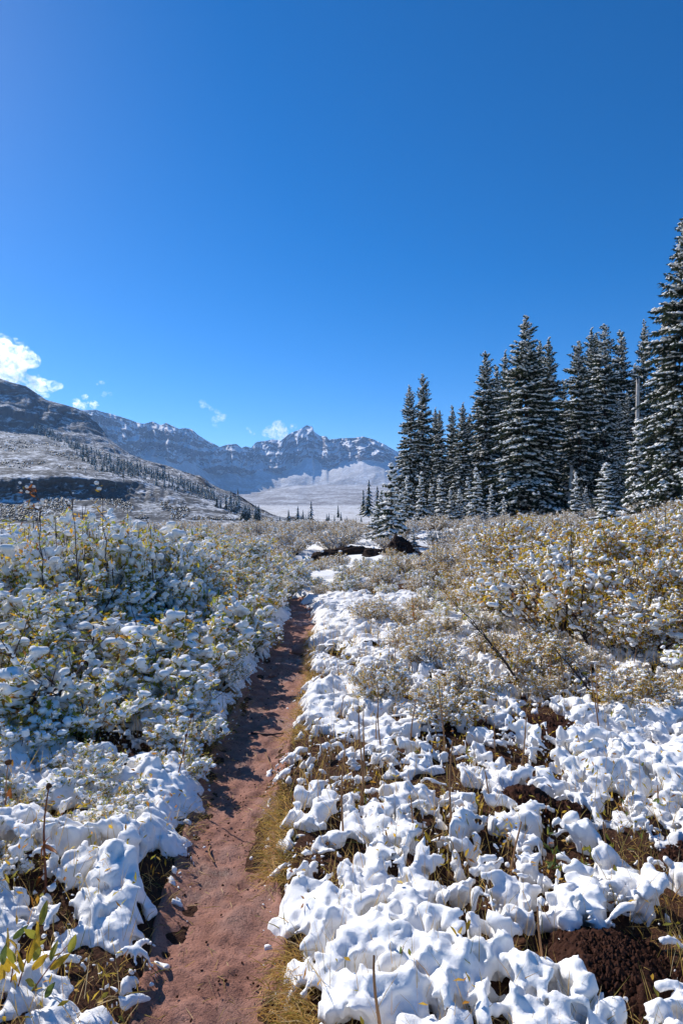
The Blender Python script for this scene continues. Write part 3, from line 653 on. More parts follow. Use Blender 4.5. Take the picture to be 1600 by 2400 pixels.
def snow_block(x0, x1, y0, y1, vox, z0=-.10, z1=.62):
    xs = np.arange(x0, x1, vox); ys = np.arange(y0, y1, vox)
    X, Y = np.meshgrid(xs, ys, indexing='ij'); g, hv, c, d, cs = cover_fields(X, Y)
    T = .022 + .012 * fbm(X, Y, .3, 2, 111)
    drape = np.clip(1 - c / .075, 0, 1) ** 1.7
    top = hv * (1 - .8 * drape) + T * (1 - .5 * drape)
    bot = np.clip(hv - .10, 0, 1) * .85 * (1 - .6 * drape) - .05
    zs = np.arange(z0, z1, vox)                      # height above the ground
    F = np.minimum(top[:, :, None] - zs[None, None, :], 9)
    N1 = n3(xs, ys, zs, .045, 1); N2 = n3(xs, ys, zs, .021, 2)
    cc = c[:, :, None] + .018 * N1 + .014 * N2
    F = smin(F.astype(np.float32), cc.astype(np.float32), .03)
    F = smin(F, (cs[:, :, None] + .020 * N1 + .016 * N2 + .25 * (zs[None, None, :] < -.2)).astype(np.float32), .014)
    F = smin(F, (zs[None, None, :] - bot[:, :, None] + .012 * N1).astype(np.float32), .02)
    N4 = n3(xs, ys, zs, .058, 4); N5 = n3(xs, ys, zs, .03, 5)
    F = F + .010 * N1 + .011 * N2 + .020 * (.32 - np.abs(N4)) + .012 * (.32 - np.abs(N5)) + (.009 * (.32 - np.abs(n3(xs, ys, zs, .021, 6))) if vox < .015 else 0)
    F = strands(F, xs, ys, zs, vox, g, hv, d)
    V, Q = vdb_mesh(F, (x0, y0, z0), vox)
    gz = ground_z(V[:, 0], V[:, 1]) + soil_z(V[:, 0], V[:, 1]) * 0
    below = V[:, 2] < -.012
    V[:, 2] += gz
    keep = ~below[Q].all(1)
    # drop block side walls
    bx = (V[:, 0] < x0 + vox) | (V[:, 0] > x1 - 2 * vox) | (V[:, 1] < y0 + vox) | (V[:, 1] > y1 - 2 * vox)
    keep &= ~bx[Q].all(1)
    # outside the view wedge nothing dense is needed
    wide = np.abs(V[:, 0]) > .62 * V[:, 1] + .55
    keep &= ~wide[Q].all(1)
    Q = Q[keep]; u, inv = np.unique(Q, return_inverse=True)
    return V[u], inv.reshape(Q.shape)
acc = Acc()
for blk in ((-1.95, 2.0, 1.35, 2.55, .0104), (-2.6, 2.7, 2.52, 4.1, .0142), (-4.2, 4.2, 4.06, 6.6, .0212), (-6, 6, 6.55, 10.5, .037)):
    V, Q = snow_block(*blk); acc.add(V, Q); print('snow', blk, len(Q))
# thinner cover further off
gx = sgrid(-130, 0, 130, 300, 3.2); gy = 10.2 + (215 - 10.2) * (np.exp(np.linspace(0, 4.2, 220)) - 1) / (math.exp(4.2) - 1)
X, Y = np.meshgrid(gx, gy, indexing='ij')
g = ground_z(X, Y); lump = .10 * fbm(X, Y, .9, 4, 121) + .05
cv = fbm(X, Y, 1.6, 4, 122) + .25 - .55 * sst(45, 100, Y) - 2.0 * (path_d(X, Y) < .0) * (Y < 14)
Z = g + np.where(cv > 0, lump + .06 * np.sqrt(np.clip(cv, 0, 1)), -.08)
F = gridF(*X.shape); acc.add(np.stack([X, Y, Z], 2).reshape(-1, 3), F)
tag(ob('snow_cover', acc.mesh('snow_cover', M_snow)), 'lumpy fresh snow lying over grass and low plants', 'snow', kind='stuff')

# ------------------------------------------------------------------ soil mounds
for k, (mx, my, r, h) in enumerate(MOUNDS):
    n = 110 if k == 0 else 56; t = np.linspace(-1.25, 1.25, n); A, B = np.meshgrid(t, t, indexing='ij')
    X = mx + A * r; Y = my + B * r; q = np.hypot(A, B) / (1 + .18 * vn(np.arctan2(B, A) * 2, mx * 9 + 0 * A, 1.0, 4))
    f1, _ = worley(X, Y, .035, 130 + k); g1, _ = worley(X, Y, .016, 140 + k)
    Z = ground_z(X, Y) + h * np.clip(1 - q * q, 0, 1) ** .8 - .05 * sst(1., 1.2, q) + .02 * fbm(X, Y, .12, 3, 131) + (.020 * (.7 - f1) + .009 * (.7 - g1)) * (q < 1.15) + .01
    me = mesh('soil_mound', np.stack([X - mx, Y - my, Z - ground_z(mx, my)], 2).reshape(-1, 3), gridF(n, n), M_mound)
    o = ob('soil_mound', me, None, (mx, my, float(ground_z(mx, my))))
    tag(o, ['large crumbly dark brown burrow mound breaking through the snow', 'brown soil patch thrown up at the edge of the snow', 'small dark soil mound with a snow lump on it', 'smallest bare soil hollow beside the small mound', 'flat brown soil patch among snowy leaves and twigs'][k], 'soil mound')

# ------------------------------------------------------------------ willow shrubs
def shrub_proto(h, w, seed, nst, nsub, leafm, nleaf, nsnow, srad, vox, twr=.006, leafL=.045, sq=.7, namp=.5, top=.35, topbias=1.0):
    r = np.random.default_rng(seed); st = Acc(); lv = Acc(); tips = []
    for k in range(nst):
        a = r.uniform(0, 6.28); q = r.random() ** .5; b = np.array([math.cos(a), math.sin(a), 0]) * w * .18 * r.random() ** .5
        L = h * r.uniform(.6, 1.08) * (1 - .25 * q); out_ = w * .5 * q
        s = np.linspace(0, 1, 7); P = b + np.column_stack([math.cos(a) * out_ * s ** 1.2, math.sin(a) * out_ * s ** 1.2, L * (s - .12 * q * s ** 3)]) + np.cumsum(r.normal(0, .018 * h, (7, 3)), 0) * np.array([1, 1, .4])
        tube(st, P, twr * (1.25 - .9 * s) * r.uniform(.7, 1.3), 4); tips.append(P[2:])
        for j in range(nsub):
            i = r.integers(2, 6); d = nrm(r.normal(0, 1, 3) * np.array([1, 1, .5]) + np.array([math.cos(a), math.sin(a), 1.1])); l = h * r.uniform(.12, .34)
            t = np.linspace(0, 1, 4); Q = P[i] + d * l * t[:, None] + np.array([0, 0, -.10 * l]) * (t ** 2)[:, None] + r.normal(0, .012 * h, (4, 3)) * t[:, None]
            tube(st, Q, twr * .5 * (1.1 - .8 * t), 3); tips.append(Q)
    for k in range(int(nst * .3)):
        a = r.uniform(0, 6.28); q = r.random(); s = np.linspace(0, 1, 8); b = np.array([math.cos(a), math.sin(a), 0]) * w * .12
        P = b + np.column_stack([math.cos(a) * w * .6 * q * s ** 1.3, math.sin(a) * w * .6 * q * s ** 1.3, h * r.uniform(.75, 1.1) * (1 - .35 * q) * s]) + np.cumsum(r.normal(0, .012 * h, (8, 3)), 0)
        tube(st, P, twr * 1.35 * (1.2 - .95 * s), 4)
        for j in range(3):
            i = r.integers(3, 8); dd = nrm(r.normal(0, .6, 3) + np.array([0, 0, .8])); tube(st, [P[i], P[i] + dd * h * .08, P[i] + dd * h * .16], twr * .35, 3)
    P = np.concatenate(tips); wgt = np.clip(P[:, 2] / h, .08, 1) ** 1.2; wgt /= wgt.sum()
    i = r.choice(len(P), nleaf, p=wgt); pos = P[i] + r.normal(0, .025, (nleaf, 3)); pos[:, 2] = np.maximum(pos[:, 2], .03)
    D = r.normal(0, 1, (nleaf, 3)) + np.array([0, 0, .25]); N = r.normal(0, .6, (nleaf, 3)) + np.array([0, 0, 1.])
    leaves(lv, pos, D, N, leafL * r.uniform(.6, 1.3, nleaf), leafL * .38 * r.uniform(.7, 1.2, nleaf), .2)
    wgt = np.clip(P[:, 2] / h - top * .3, .04, 1) ** topbias; wgt /= wgt.sum(); i = r.choice(len(P), nsnow, p=wgt)
    c = P[i] + r.normal(0, .022, (nsnow, 3)) + np.array([0, 0, .018]); rad = srad[0] + (srad[1] - srad[0]) * r.random(nsnow) ** 1.3 + .008
    # snow lying in lines along the twigs, and clumps
    c = []; rad = []
    for _ in range(int(nsnow * .95)):
        tp = tips[r.integers(len(tips))]; k0 = r.integers(len(tp) - 1); tq = tp[k0][2] / h
        if r.random() > .25 + .75 * tq: continue
        A_, B_ = tp[k0], tp[k0 + 1]; m_ = 5; tt_ = np.linspace(0, r.uniform(.5, 1.2), m_)[:, None]; rr0 = srad[0] + .30 * (srad[1] - srad[0]) * r.random() + .006
        c.append(A_ + (B_ - A_) * tt_ + np.array([0, 0, .010]) + r.normal(0, .004, (m_, 3))); rad.append(rr0 * r.uniform(.75, 1.15, m_))
    n_ = int(nsnow * .52); i = r.choice(len(P), n_, p=wgt); c.append(P[i] + r.normal(0, .02, (n_, 3)) + np.array([0, 0, .02])); rad.append(srad[0] + .010 + (srad[1] * 1.1 - srad[0]) * r.random(n_) ** 1.2)
    c = np.concatenate(c); rad = np.concatenate(rad); nsnow = len(c)
    dd = nrm(r.normal(0, 1, (nsnow, 3)) * np.array([1, 1, .35])); c2 = c + dd * rad[:, None] * .8; c3 = c - dd * rad[:, None] * .7 + np.array([0, 0, -.006])
    C = np.concatenate([c, c2[::4]]); RR = np.concatenate([rad, rad[::4] * .85]); C[:, 2] = np.maximum(C[:, 2], .02)
    V, Q = meta(C, RR * 1.06, vox, sq, .3, namp, .034, seed)
    # small flecks resting on the leaves
    nf = int(nleaf * .55); i = r.permutation(nleaf)[:nf]; O, FT = flecks(pos[i] + np.array([0, 0, .006]) + r.normal(0, .008, (nf, 3)), r.uniform(.005, .013, nf) * leafL / .05, r)
    return (st.mesh('stems', M_twig), lv.mesh('leaves', leafm), mesh('snow', V, Q, M_snow), h, mesh('snow_flecks', O, FT, M_snowt))
def place_shrub(pr, x, y, h, wid, rot, label, group, name='willow_shrub', dz=-.03):
    e = ob(name, None); s = h / pr[3]; e.location = (x, y, float(ground_z(x, y)) + dz); e.scale = (s * wid, s * wid, s); e.rotation_euler = (0, 0, rot)
    [tag(ob(n_, m_, e), kind='stuff') for n_, m_ in zip(('stems', 'leaves', 'snow', 'snow_flecks'), pr[:3] + pr[4:])]; tag(e, label, 'shrub', group); return e
SH_A = [shrub_proto(1.25, 1.35, 51 + k, 34, 6, M_leafA, (3200, 1800)[k], (1080, 1250)[k], (.014, .050), .0178, .008, .072) for k in range(2)]     # thick willow
SH_B = [shrub_proto(1.15, 1.35, 61 + k, 34, 6, M_leafB, (4000, 2600)[k], (660, 860)[k], (.014, .049), .0178, .008, .07) for k in range(2)]    # yellower, more twigs showing
SH_C = [shrub_proto(.62, .85, 71 + k, 26, 5, M_leafA, 1700, 480, (.012, .052), .0138, .006, .056) for k in range(2)]  # low clumps near the trail
SH_D = [shrub_proto(1.0, 1.5, 81 + k, 44, 6, M_leafC, 3400, 430, (.020, .042), .021, .007, .055, .8, .15) for k in range(2)]  # frosted, far off
def scatter(region, n, rmin, hfun, seed, maxn):
    r = np.random.default_rng(seed); pts = []
    for _ in range(n):
        x, y = region(r)
        h = hfun(x, y)
        if h <= 0 or path_d(np.array(x), np.array(y)) < .20 * h + .12 and y < 13: continue
        rm = rmin(y) * (.75 + .35 * h)
        if all((x - a) ** 2 + (y - b) ** 2 > rm * rm for a, b, _ in pts): pts.append((x, y, h * r.uniform(.68, 1.22)))
        if len(pts) >= maxn: break
    return pts
def regL(r):
    y = 2.45 + 12.7 * r.random() ** 1.3; return -(.62 * y + .9) * r.random() - .75, y
def hL(x, y):
    h = np.interp(y, [2.4, 3.2, 3.6, 4.5, 6, 7.5, 10, 15], [.24, .34, .44, .66, .95, 1.42, 1.3, .95])
    near = np.interp(-x, [.9, 1.4, 2.4], [.40, .62, 1.]); return float(h * near)
def regR(r):
    y = 4.2 + 11 * r.random() ** 1.1; return -.1 + (.62 * y + 1.2) * r.random(), y
def hR(x, y):
    if x < 1.0: return 0 if y < 10.2 else .42
    lim = np.interp(x, [1., 1.6, 2.2, 2.8, 3.4], [9.4, 7.4, 6.6, 5.2, 4.4])
    if y < lim: return 0
    return float(np.interp(y - lim, [0, 1.2, 3], [.55, .95, 1.15]) * np.interp(x / y, [.14, .22, .28], [.45, .6, 1.]))
r_ = np.random.default_rng(8)
GL, GR, GM, GF = 'willow shrubs of the thicket on the cloud side of the trail', 'willow shrubs of the thicket on the forest side of the trail', 'low shrubs around the end of the trail', 'frosted shrubs between the thickets and the forest'
for (x, y, h) in scatter(regL, 6000, lambda y: np.interp(y, [3, 6, 14], [.50, .62, .95]), hL, 1, 120):
    vi = r_.integers(2); pr = (SH_C if h < .75 else SH_A)[vi]
    place_shrub(pr, x, y, h, r_.uniform(.9, 1.25) * (1.0 if h > .75 else 1.1), r_.uniform(0, 6.28), ('low snow-clotted willow clump along the thicket edge near the trail' if h < .75 else ('leafy green and yellow willow shrub in the thicket below the hillside', 'snow-smothered willow shrub with few leaves in the thicket below the hillside')[vi]), GL)
for (x, y, h) in scatter(regR, 6000, lambda y: np.interp(y, [3, 6, 14], [.6, .76, 1.0]), hR, 2, 100):
    mid_ = x < 1.3
    vi = r_.integers(2); place_shrub((SH_C if h < .5 else SH_B)[vi], x, y, h, r_.uniform(.9, 1.25), r_.uniform(0, 6.28), 'low yellow-leaved shrub by the end of the trail' if mid_ else ('willow shrub full of yellow leaves in the thicket below the forest', 'snow-heavy willow shrub with dark twigs in the thicket below the forest')[vi], GM if mid_ else GR)
r4 = np.random.default_rng(44); got = []
for _ in range(400):
    y = r4.uniform(4.2, 9.5); x = r4.uniform(.3, .6 * y + .2)
    if hR(x, y) > 0 or len(got) > 18 or any((x - a) ** 2 + (y - b) ** 2 < .3 for a, b in got): continue
    got.append((x, y)); place_shrub(SH_B[len(got) % 2], x, y, r4.uniform(.22, .42), r4.uniform(.9, 1.4), r4.uniform(0, 6), 'ankle-high yellow plant standing alone in the open snow', 'low plants in the open snow', 'low_shrub')
def regF(r):
    y = 10.8 + 52 * r.random() ** 1.9; return r.uniform(-.66, .66) * y, y
for (x, y, h) in scatter(regF, 9000, lambda y: np.interp(y, [10, 20, 60], [.9, 1.35, 2.6]), lambda x, y: float(np.interp(y, [10, 16, 60], [.65, .8, 1.25]) * (1 - .5 * (-.1 < x / y < .2) * (y < 19.5))), 3, 290):
    if 17.8 < y < 21.2 and -.8 < x < 2.4 and y < 18.9 + abs(x - .8) * .8: continue
    pr = SH_D[r_.integers(2)] if y > 19 else (SH_B if x > -3 else SH_A)[r_.integers(2)]
    place_shrub(pr, x, y, h, r_.uniform(1., 1.4), r_.uniform(0, 6.28), 'pale frosted tan shrub on the open ground in front of the spruces' if y > 19 else 'snow-flecked shrub growing just beyond the end of the trail', GF, 'frosted_shrub')
# ------------------------------------------------------------------ dark earth boulders by the small spruce
def boulder(u, v, d, w, h, dep, seed, label):
    n, m = 36, 22; th = np.linspace(0, 2 * np.pi, n, False); ph = np.linspace(0, np.pi * .5, m)
    A, B = np.meshgrid(th, ph, indexing='ij'); nx, ny, nz = np.cos(A) * np.cos(B), np.sin(A) * np.cos(B), np.sin(B)
    k = 1 + .22 * fbm(nx * 2 + seed * 5, ny * 2 + nz * 2.7, 1.0, 4, seed) + .10 * ridged(nx * 2 + nz, ny * 2 + seed, .5, 3, seed + 1)
    V = np.stack([nx * w * .5 * k, ny * dep * .5 * k, nz * h * k - .08], 2).reshape(-1, 3)
    i = np.arange(n * m).reshape(n, m); j = np.roll(i, -1, 0); F = np.stack([i[:, :-1].ravel(), j[:, :-1].ravel(), j[:, 1:].ravel(), i[:, 1:].ravel()], 1)
    x = (u - 800) / FPX * d; e = ob('earth_boulder', mesh('earth_boulder', V, F, M_rock), None, (x, d, float(ground_z(x, d))))
    tag(e, label, 'boulder')
    P = V[(V[:, 2] > h * .8) & (V[:, 0] < w * (-.02 + .12 * (seed % 2)))]; P = P[np.random.default_rng(seed).integers(0, len(P), 7)]
    Vs, Q = meta(P, np.random.default_rng(seed).uniform(.04, .08, 7), .022, .5, .3, .2, .1, seed); tag(ob('snow', mesh('boulder_snow', Vs, Q, M_snow), e), kind='stuff')
for a in [(935, 1290, 20.0, .85, .62, .8, 1, 'tall rounded dark boulder at the foot of the small spruce'), (880, 1296, 19.4, .9, .42, .7, 2, 'dark boulder with bare reddish soil leaning on the taller one'),
          (832, 1285, 20.6, 2.3, .42, .7, 3, 'long low bank of dark earth behind the boulders'), (757, 1300, 18.6, .95, .48, .8, 4, 'dark earth boulder standing apart above the end of the trail'), (795, 1300, 20.0, .7, .35, .7, 5, 'small dark earth hump between the separate boulder and the bank')]: boulder(*a)

# ------------------------------------------------------------------ single stalks, twigs and leafy sprigs
def ground_d(v, h=.12):
    return (CAMH - h) * FPX / (v - 1200)
M_head = mat('seed_head', (.10, .05, .025), .95, .1)
M_redstem = mat('red_stem', (.20, .07, .035), .7, .2)
def leaf_me(L, Wd, bend, seed, name='leaf', m=None):
    r = np.random.default_rng(seed); s = np.linspace(0, 1, 7); t = np.linspace(-1, 1, 5); A, B = np.meshgrid(s, t, indexing='ij')
    wv = Wd * .5 * np.sin(np.pi * np.clip(A, .02, .99) ** .8) ** .75
    V = np.stack([A * L, B * wv, bend * L * A ** 2 + .25 * np.abs(B) * wv + .05 * L * vn(A * 3, B * 2, 1, seed)], 2).reshape(-1, 3)
    return mesh(name, V, gridF(7, 5), m or M_leafB)
def leafm(name, c, tr=.45):
    m = mat(name, c, .4, .4); n = noise(m, 40, 4, .6, objco(m)); cc = ramp(m, n, [(.3, tuple(k * .6 for k in c)), (.6, c)]); lk(m, cc, BS(m).inputs['Base Color']); translucent(m, cc, tr); return m
LM = [leafm('yellow_leaf', (.60, .38, .03)), leafm('olive_leaf', (.32, .30, .04)), leafm('green_leaf', (.14, .19, .045)), leafm('rust_leaf', (.34, .12, .03))]
LEAF = [[leaf_me(1, .34, b, 200 + k * 5 + j, 'leaf', LM[k]) for j, b in enumerate((-.25, .1, .3))] for k in range(4)]
def add_leaf(e, P, D, N, L, kind, r):
    o = ob('leaf', LEAF[kind][r.integers(3)], e); X_ = nrm(np.asarray(D, float)); Y_ = nrm(np.cross(N, X_)); Z_ = np.cross(X_, Y_)
    from mathutils import Matrix
    o.matrix_local = Matrix([[X_[0] * L, Y_[0] * L, Z_[0] * L, P[0]], [X_[1] * L, Y_[1] * L, Z_[1] * L, P[1]], [X_[2] * L, Y_[2] * L, Z_[2] * L, P[2]], [0, 0, 0, 1]])
def stalk(bu, bv, tu, tv, rad, label, group=None, head=0., nl=0, kind=3, d=None, m=None, name='dried_stalk', lean=0.):
    r = np.random.default_rng(int(bu * 7 + bv)); d = d or ground_d(bv); b = px(bu, bv, d); b[2] -= .10; t = px(tu, tv, d + lean)
    e = ob(name, None, None, b); s = np.linspace(0, 1, 10); P = (t - b) * s[:, None] + np.column_stack([.03 * np.sin(s * 3 + r.uniform(0, 3)), .03 * np.cos(s * 2.6), 0 * s]) * (s * (1 - s) * 3)[:, None] * np.linalg.norm(t - b) * 1.2
    a = Acc(); tube(a, P, rad * (1.15 - .6 * s), 6); ob('stem', a.mesh('stem', m or M_dry), e)
    if head:
        V, F = blobs(np.array([P[-1] + np.array([0, 0, head * .5])] + [P[-1] + np.array([0, 0, head * .5]) + nrm(r.normal(0, 1, 3)) * head * .7 for _ in range(14)]), np.array([head] + [head * .45] * 14), .9, .3, r)
        tag(ob('seed_head', mesh('seed_head', V, F, M_head, smooth=False), e), kind='stuff')
    for k in range(nl):
        q = P[r.integers(2, 8)]; add_leaf(e, q, r.normal(0, 1, 3) + np.array([0, 0, -.6]), r.normal(0, .4, 3) + np.array([0, 0, 1]), r.uniform(.05, .09), kind, r)
    tag(e, label, 'stalk', group); return e
stalk(102, 2089, 115, 1846, .005, 'tall seed-headed stalk with rust-coloured hanging leaves, rising from snow beside the trail', head=.012, nl=5, m=M_redstem)
stalk(395, 1834, 449, 1680, .004, 'leaning reddish stalk topped by a brown seed head at the snow edge', head=.012, nl=1, m=M_redstem)
stalk(18, 1930, 20, 1790, .004, 'short stalk with twin seed heads among snowy twigs', head=.014, nl=1)
stalk(430, 1800, 436, 1725, .003, 'short leaning stalk with a small seed bud above the snow bank', head=.009, m=M_redstem)
stalk(491, 1668, 494, 1612, .004, 'stiff pale broken stem standing in the snow beside the trail')
DG = 'bare dry stalks standing in the open snow'
rs_ = np.random.default_rng(31); XS = [(u_, v_, u_ + rs_.normal(0, 18), v_ - rs_.uniform(60, 190) * (v_ - 1200) / 500) for u_, v_ in zip(rs_.uniform(760, 1420, 15), rs_.uniform(1480, 1900, 15))]
for (a, b, c, d_) in XS + [(805, 1961, 810, 1722), (846, 1895, 841, 1655), (838, 1897, 852, 1650), (963, 1975, 963, 1870), (1055, 1966, 1060, 1735), (1185, 2074, 1221, 1926), (1272, 2278, 1259, 2125), (1437, 2010, 1412, 1926),
                     (887, 1538, 884, 1470), (922, 1580, 928, 1497), (1287, 1630, 1292, 1528), (1325, 1630, 1313, 1545), (985, 1995, 990, 1930), (930, 1560, 934, 1480), (905, 1600, 915, 1500), (1480, 1590, 1490, 1520), (1160, 1780, 1158, 1695), (1545, 1900, 1540, 1840), (1380, 1570, 1386, 1430), (1390, 1800, 1352, 1722)]:
    stalk(a, b, c, d_, .0048, 'thin bare dry stalk standing in the open snow between trail and thicket', DG)
stalk(894, 2420, 876, 2240, .006, 'thick straight dry stalk rising past the snow lobes near the big soil mound')
stalk(968, 1497, 966, 1392, .006, 'dead rust-brown weed with withered leaves above the snow', nl=9, kind=3)
for k, pts in enumerate([[(45, 1075), (120, 1000), (240, 940), (330, 890), (400, 800), (435, 700), (430, 640)], [(0, 740), (40, 750), (80, 830), (95, 880), (90, 950), (100, 1040)], [(300, 900), (265, 980), (255, 1060), (220, 1176)],
                         [(690, 930), (725, 860), (730, 820), (790, 710)], [(890, 960), (905, 860), (905, 740), (900, 660)], [(330, 450), (350, 400), (385, 350)]]):
    d = [3.9, 3.8, 3.9, 5.6, 6.0, 7.6][k]; P = np.array([px(x * .5102, y * .5102 + 1140, d + .04 * j) for j, (x, y) in enumerate(pts)])
    t = np.linspace(0, 1, 22); i = np.linspace(0, 1, len(P)); Q = np.column_stack([np.interp(t, i, P[:, j]) for j in range(3)]); Q[1:-1] = (Q[:-2] + Q[1:-1] * 2 + Q[2:]) / 4 + rng.normal(0, .003, (20, 3))
    b = Q[0].copy(); e = ob('bare_branch', None, None, b); a = Acc(); tube(a, Q - b, .011 * (1.1 - .75 * t), 6); ob('stem', a.mesh('stem', M_twig), e)
    for j in range(7):
        i0 = rng.integers(5, 20); dd = nrm(np.array([rng.normal() * .7, rng.normal() * .5, abs(rng.normal()) * .8])); L = rng.uniform(.12, .38)
        a = Acc(); tt_ = np.linspace(0, 1, 6); tube(a, Q[i0] - b + dd * L * tt_[:, None] + rng.normal(0, .006, (6, 3)) * tt_[:, None], .0045 * (1.1 - .8 * tt_), 5); ob('twig', a.mesh('twig', M_twig), e)
    # snow lying on the upper side
    ii = rng.integers(0, 20, 30); run = Q[ii] - b + np.array([0, 0, .014]); V, F = meta(run, np.full(30, .024), .008, .9, .3, .2, .03, k); tag(ob('snow', mesh('branch_snow', V, F, M_snow), e), kind='stuff')
    tag(e, ['dark bare branch reaching up out of the snowy willows beside the trail', 'arching dark branch bent over under a strip of snow', 'dark bare twig curving down under the reaching branch', 'crooked dark branch poking out of the snowy thicket', 'upright thin dark twig in the thicket', 'short dark twig among green leaves in the thicket'][k], 'branch')
for k, (base_, tips_) in enumerate([((870, 940), [(500, 520), (545, 570), (620, 650), (700, 740), (650, 700)]), ((1200, 978), [(960, 735), (1100, 850), (985, 760)]), ((1530, 600), [(1290, 420), (1330, 330), (1400, 300), (1460, 300)]), ((1130, 680), [(980, 540), (1010, 500), (1060, 470)]), ((860, 520), [(700, 340), (660, 400), (760, 300), (800, 330)])]):
    bu, bv = base_[0] * .5102 + 800, base_[1] * .5102 + 1140; d = [4.9, 4.7, 6.6, 6.3, 8.0][k]; b = px(bu, bv, d); b[2] -= .1; e = ob('bare_bush', None, None, b)
    for (x, y) in tips_:
        T_ = px(x * .5102 + 800, y * .5102 + 1140, d + rng.uniform(-.2, .3)) - b; s = np.linspace(0, 1, 12); P = T_ * s[:, None] + np.array([0, 0, .06 * np.linalg.norm(T_)]) * np.sin(s * 3.1)[:, None] + rng.normal(0, .005, (12, 3))
        a = Acc(); tube(a, P, .0075 * (1.1 - .8 * s), 5); ob('stem', a.mesh('stem', M_twig), e)
        for j in range(4):
            q = P[rng.integers(4, 11)]; dd = nrm(np.array([-.5, 0, .8]) + rng.normal(0, .5, 3)); a = Acc(); tube(a, [q, q + dd * .08, q + dd * .16], [.003, .0022, .001], 4); ob('twig', a.mesh('twig', M_twig), e)
        for j in range(3): add_leaf(e, P[rng.integers(5, 12)], rng.normal(0, 1, 3), np.array([0, 0, 1.]) + rng.normal(0, .5, 3), rng.uniform(.04, .06), rng.integers(2), rng)
    tag(e, ['bush of long bare dark stems slanting out of the open snow', 'straight dark stem with few twigs leaning out of deep snow', 'dark many-stemmed bush rising out of yellow leaves in the thicket', 'low dark-stemmed bush inside the yellow thicket', 'fan of thin dark stems before the yellow thicket'][k], 'bush')
# the yellow-leaved sprig at the corner
b = px(10, 2440, 1.86); e = ob('willow_sprig', None, None, b); r = np.random.default_rng(4)
for tx, ty in [(190, 1000), (80, 1120), (330, 1110), (150, 1365), (20, 1190)]:
    T_ = px(tx * .5102, ty * .5102 + 1640, 1.9) - b; s = np.linspace(0, 1, 10); a = Acc(); tube(a, T_ * s[:, None] + np.array([0, 0, .025]) * np.sin(3.1 * s)[:, None], .0028 * (1.1 - .7 * s), 5); ob('stem', a.mesh('stem', M_redstem), e)
for x, y, dx, dy, kd in [(190, 1035, 0, -1, 1), (180, 1090, -.5, -1, 1), (165, 1110, .3, -1, 0), (75, 1145, .2, -1, 0), (38, 1160, -.2, -1, 0), (65, 1210, .2, -1, 1), (130, 1210, .1, -1, 0), (45, 1250, -.5, -1, 0), (180, 1180, .1, -1, 0), (60, 1340, .3, -1, 0), (110, 1250, -.4, -1, 0), (150, 1240, .7, -.7, 0), (155, 1200, .5, -1, 1), (235, 1200, .2, -1, 1), (230, 1240, .9, -.5, 0), (320, 1160, .5, -1, 1), (12, 1220, 0, -1, 2), (15, 1300, .1, -1, 0), (150, 1390, .3, -1, 2), (135, 1420, .2, -1, 1), (95, 1470, -.1, -1, 0), (205, 1370, .6, -1, 2), (90, 1260, -.3, -.8, 0), (25, 1420, .4, -1, 0), (60, 1100, .6, -.8, 2), (120, 1290, .9, -.2, 1)]:
    P = px(x * .5102, y * .5102 + 1640, 1.88 + r.uniform(-.06, .04)) - b
    add_leaf(e, P, (dx + r.normal(0, .15), r.normal(0, .4), -dy), (r.normal(0, .4), -1, .3), r.uniform(.055, .075), kd, r)
tag(e, 'yellow and olive willow sprig sticking out of the snow at the trailside corner', 'sprig')
# leafy sprigs through the snow
SPG = 'small leafy sprigs poking through the open snow'
C6 = [(400, 300), (490, 260), (600, 310), (1080, 130), (1240, 90), (1360, 580), (1130, 800), (935, 850), (200, 520), (1290, 740), (980, 780), (1200, 900), (100, 520), (270, 560), (650, 560), (1480, 300), (1400, 120), (1300, 150), (150, 350), (530, 760), (1440, 560), (240, 1230), (560, 1480), (480, 1290)]
C4 = [(560, 850), (690, 870), (930, 890), (600, 620), (1080, 950), (1230, 1080), (1060, 1110), (500, 990), (540, 780), (650, 800), (720, 940), (880, 870), (430, 620), (1350, 1000), (1450, 960), (1500, 1080), (130, 940), (340, 600), (460, 680), (1270, 900), (1000, 890), (820, 780), (1150, 1060), (1390, 1080), (1250, 830)]
rs_ = np.random.default_rng(77); C5 = [(rs_.uniform(20, 1550), y_) for y_ in 620 + 560 * rs_.random(60) ** 1.2]; C5 = [(x_, y_) for x_, y_ in C5 if x_ > (900 - y_) * .2]
for k, (x, y, o6) in enumerate([(x, y, 1640) for x, y in C6] + [(x, y, 1140) for x, y in C4 + C5]):
    u, v = x * .5102 + 800, y * .5102 + o6; d = ground_d(v, .10); b = px(u, v, d); b[2] -= .05; e = ob('leafy_sprig', None, None, b); r = np.random.default_rng(300 + k)
    kd = 2 if (o6 == 1640 and x > 850 or k in (20, 21, 22)) else 0
    for j in range(1 + (o6 == 1140) * 2 + r.integers(2)):
        T_ = np.array([r.normal(0, .06), r.normal(0, .05), r.uniform(.10, .20)]); s = np.linspace(0, 1, 7); P = T_ * s[:, None]
        a = Acc(); tube(a, P, .0024 * (1.1 - .6 * s), 4); ob('stem', a.mesh('stem', M_twig if kd == 0 else M_redstem), e)
        for q in range(r.integers(4, 8)):
            kk = kd if r.random() < .6 else (r.integers(0, 2) if kd == 0 else 1)
            add_leaf(e, P[r.integers(2, 7)], r.normal(0, 1, 3) + np.array([0, 0, .4]), r.normal(0, .5, 3) + np.array([0, 0, 1]), r.uniform(.028, .05), kk, r)
    tag(e, 'green leafy sprig poking through the open snow near the soil mounds' if kd == 2 else 'yellow leafy sprig poking through the open snow', 'sprig', SPG + (' (green)' if kd == 2 else ' (yellow)'))
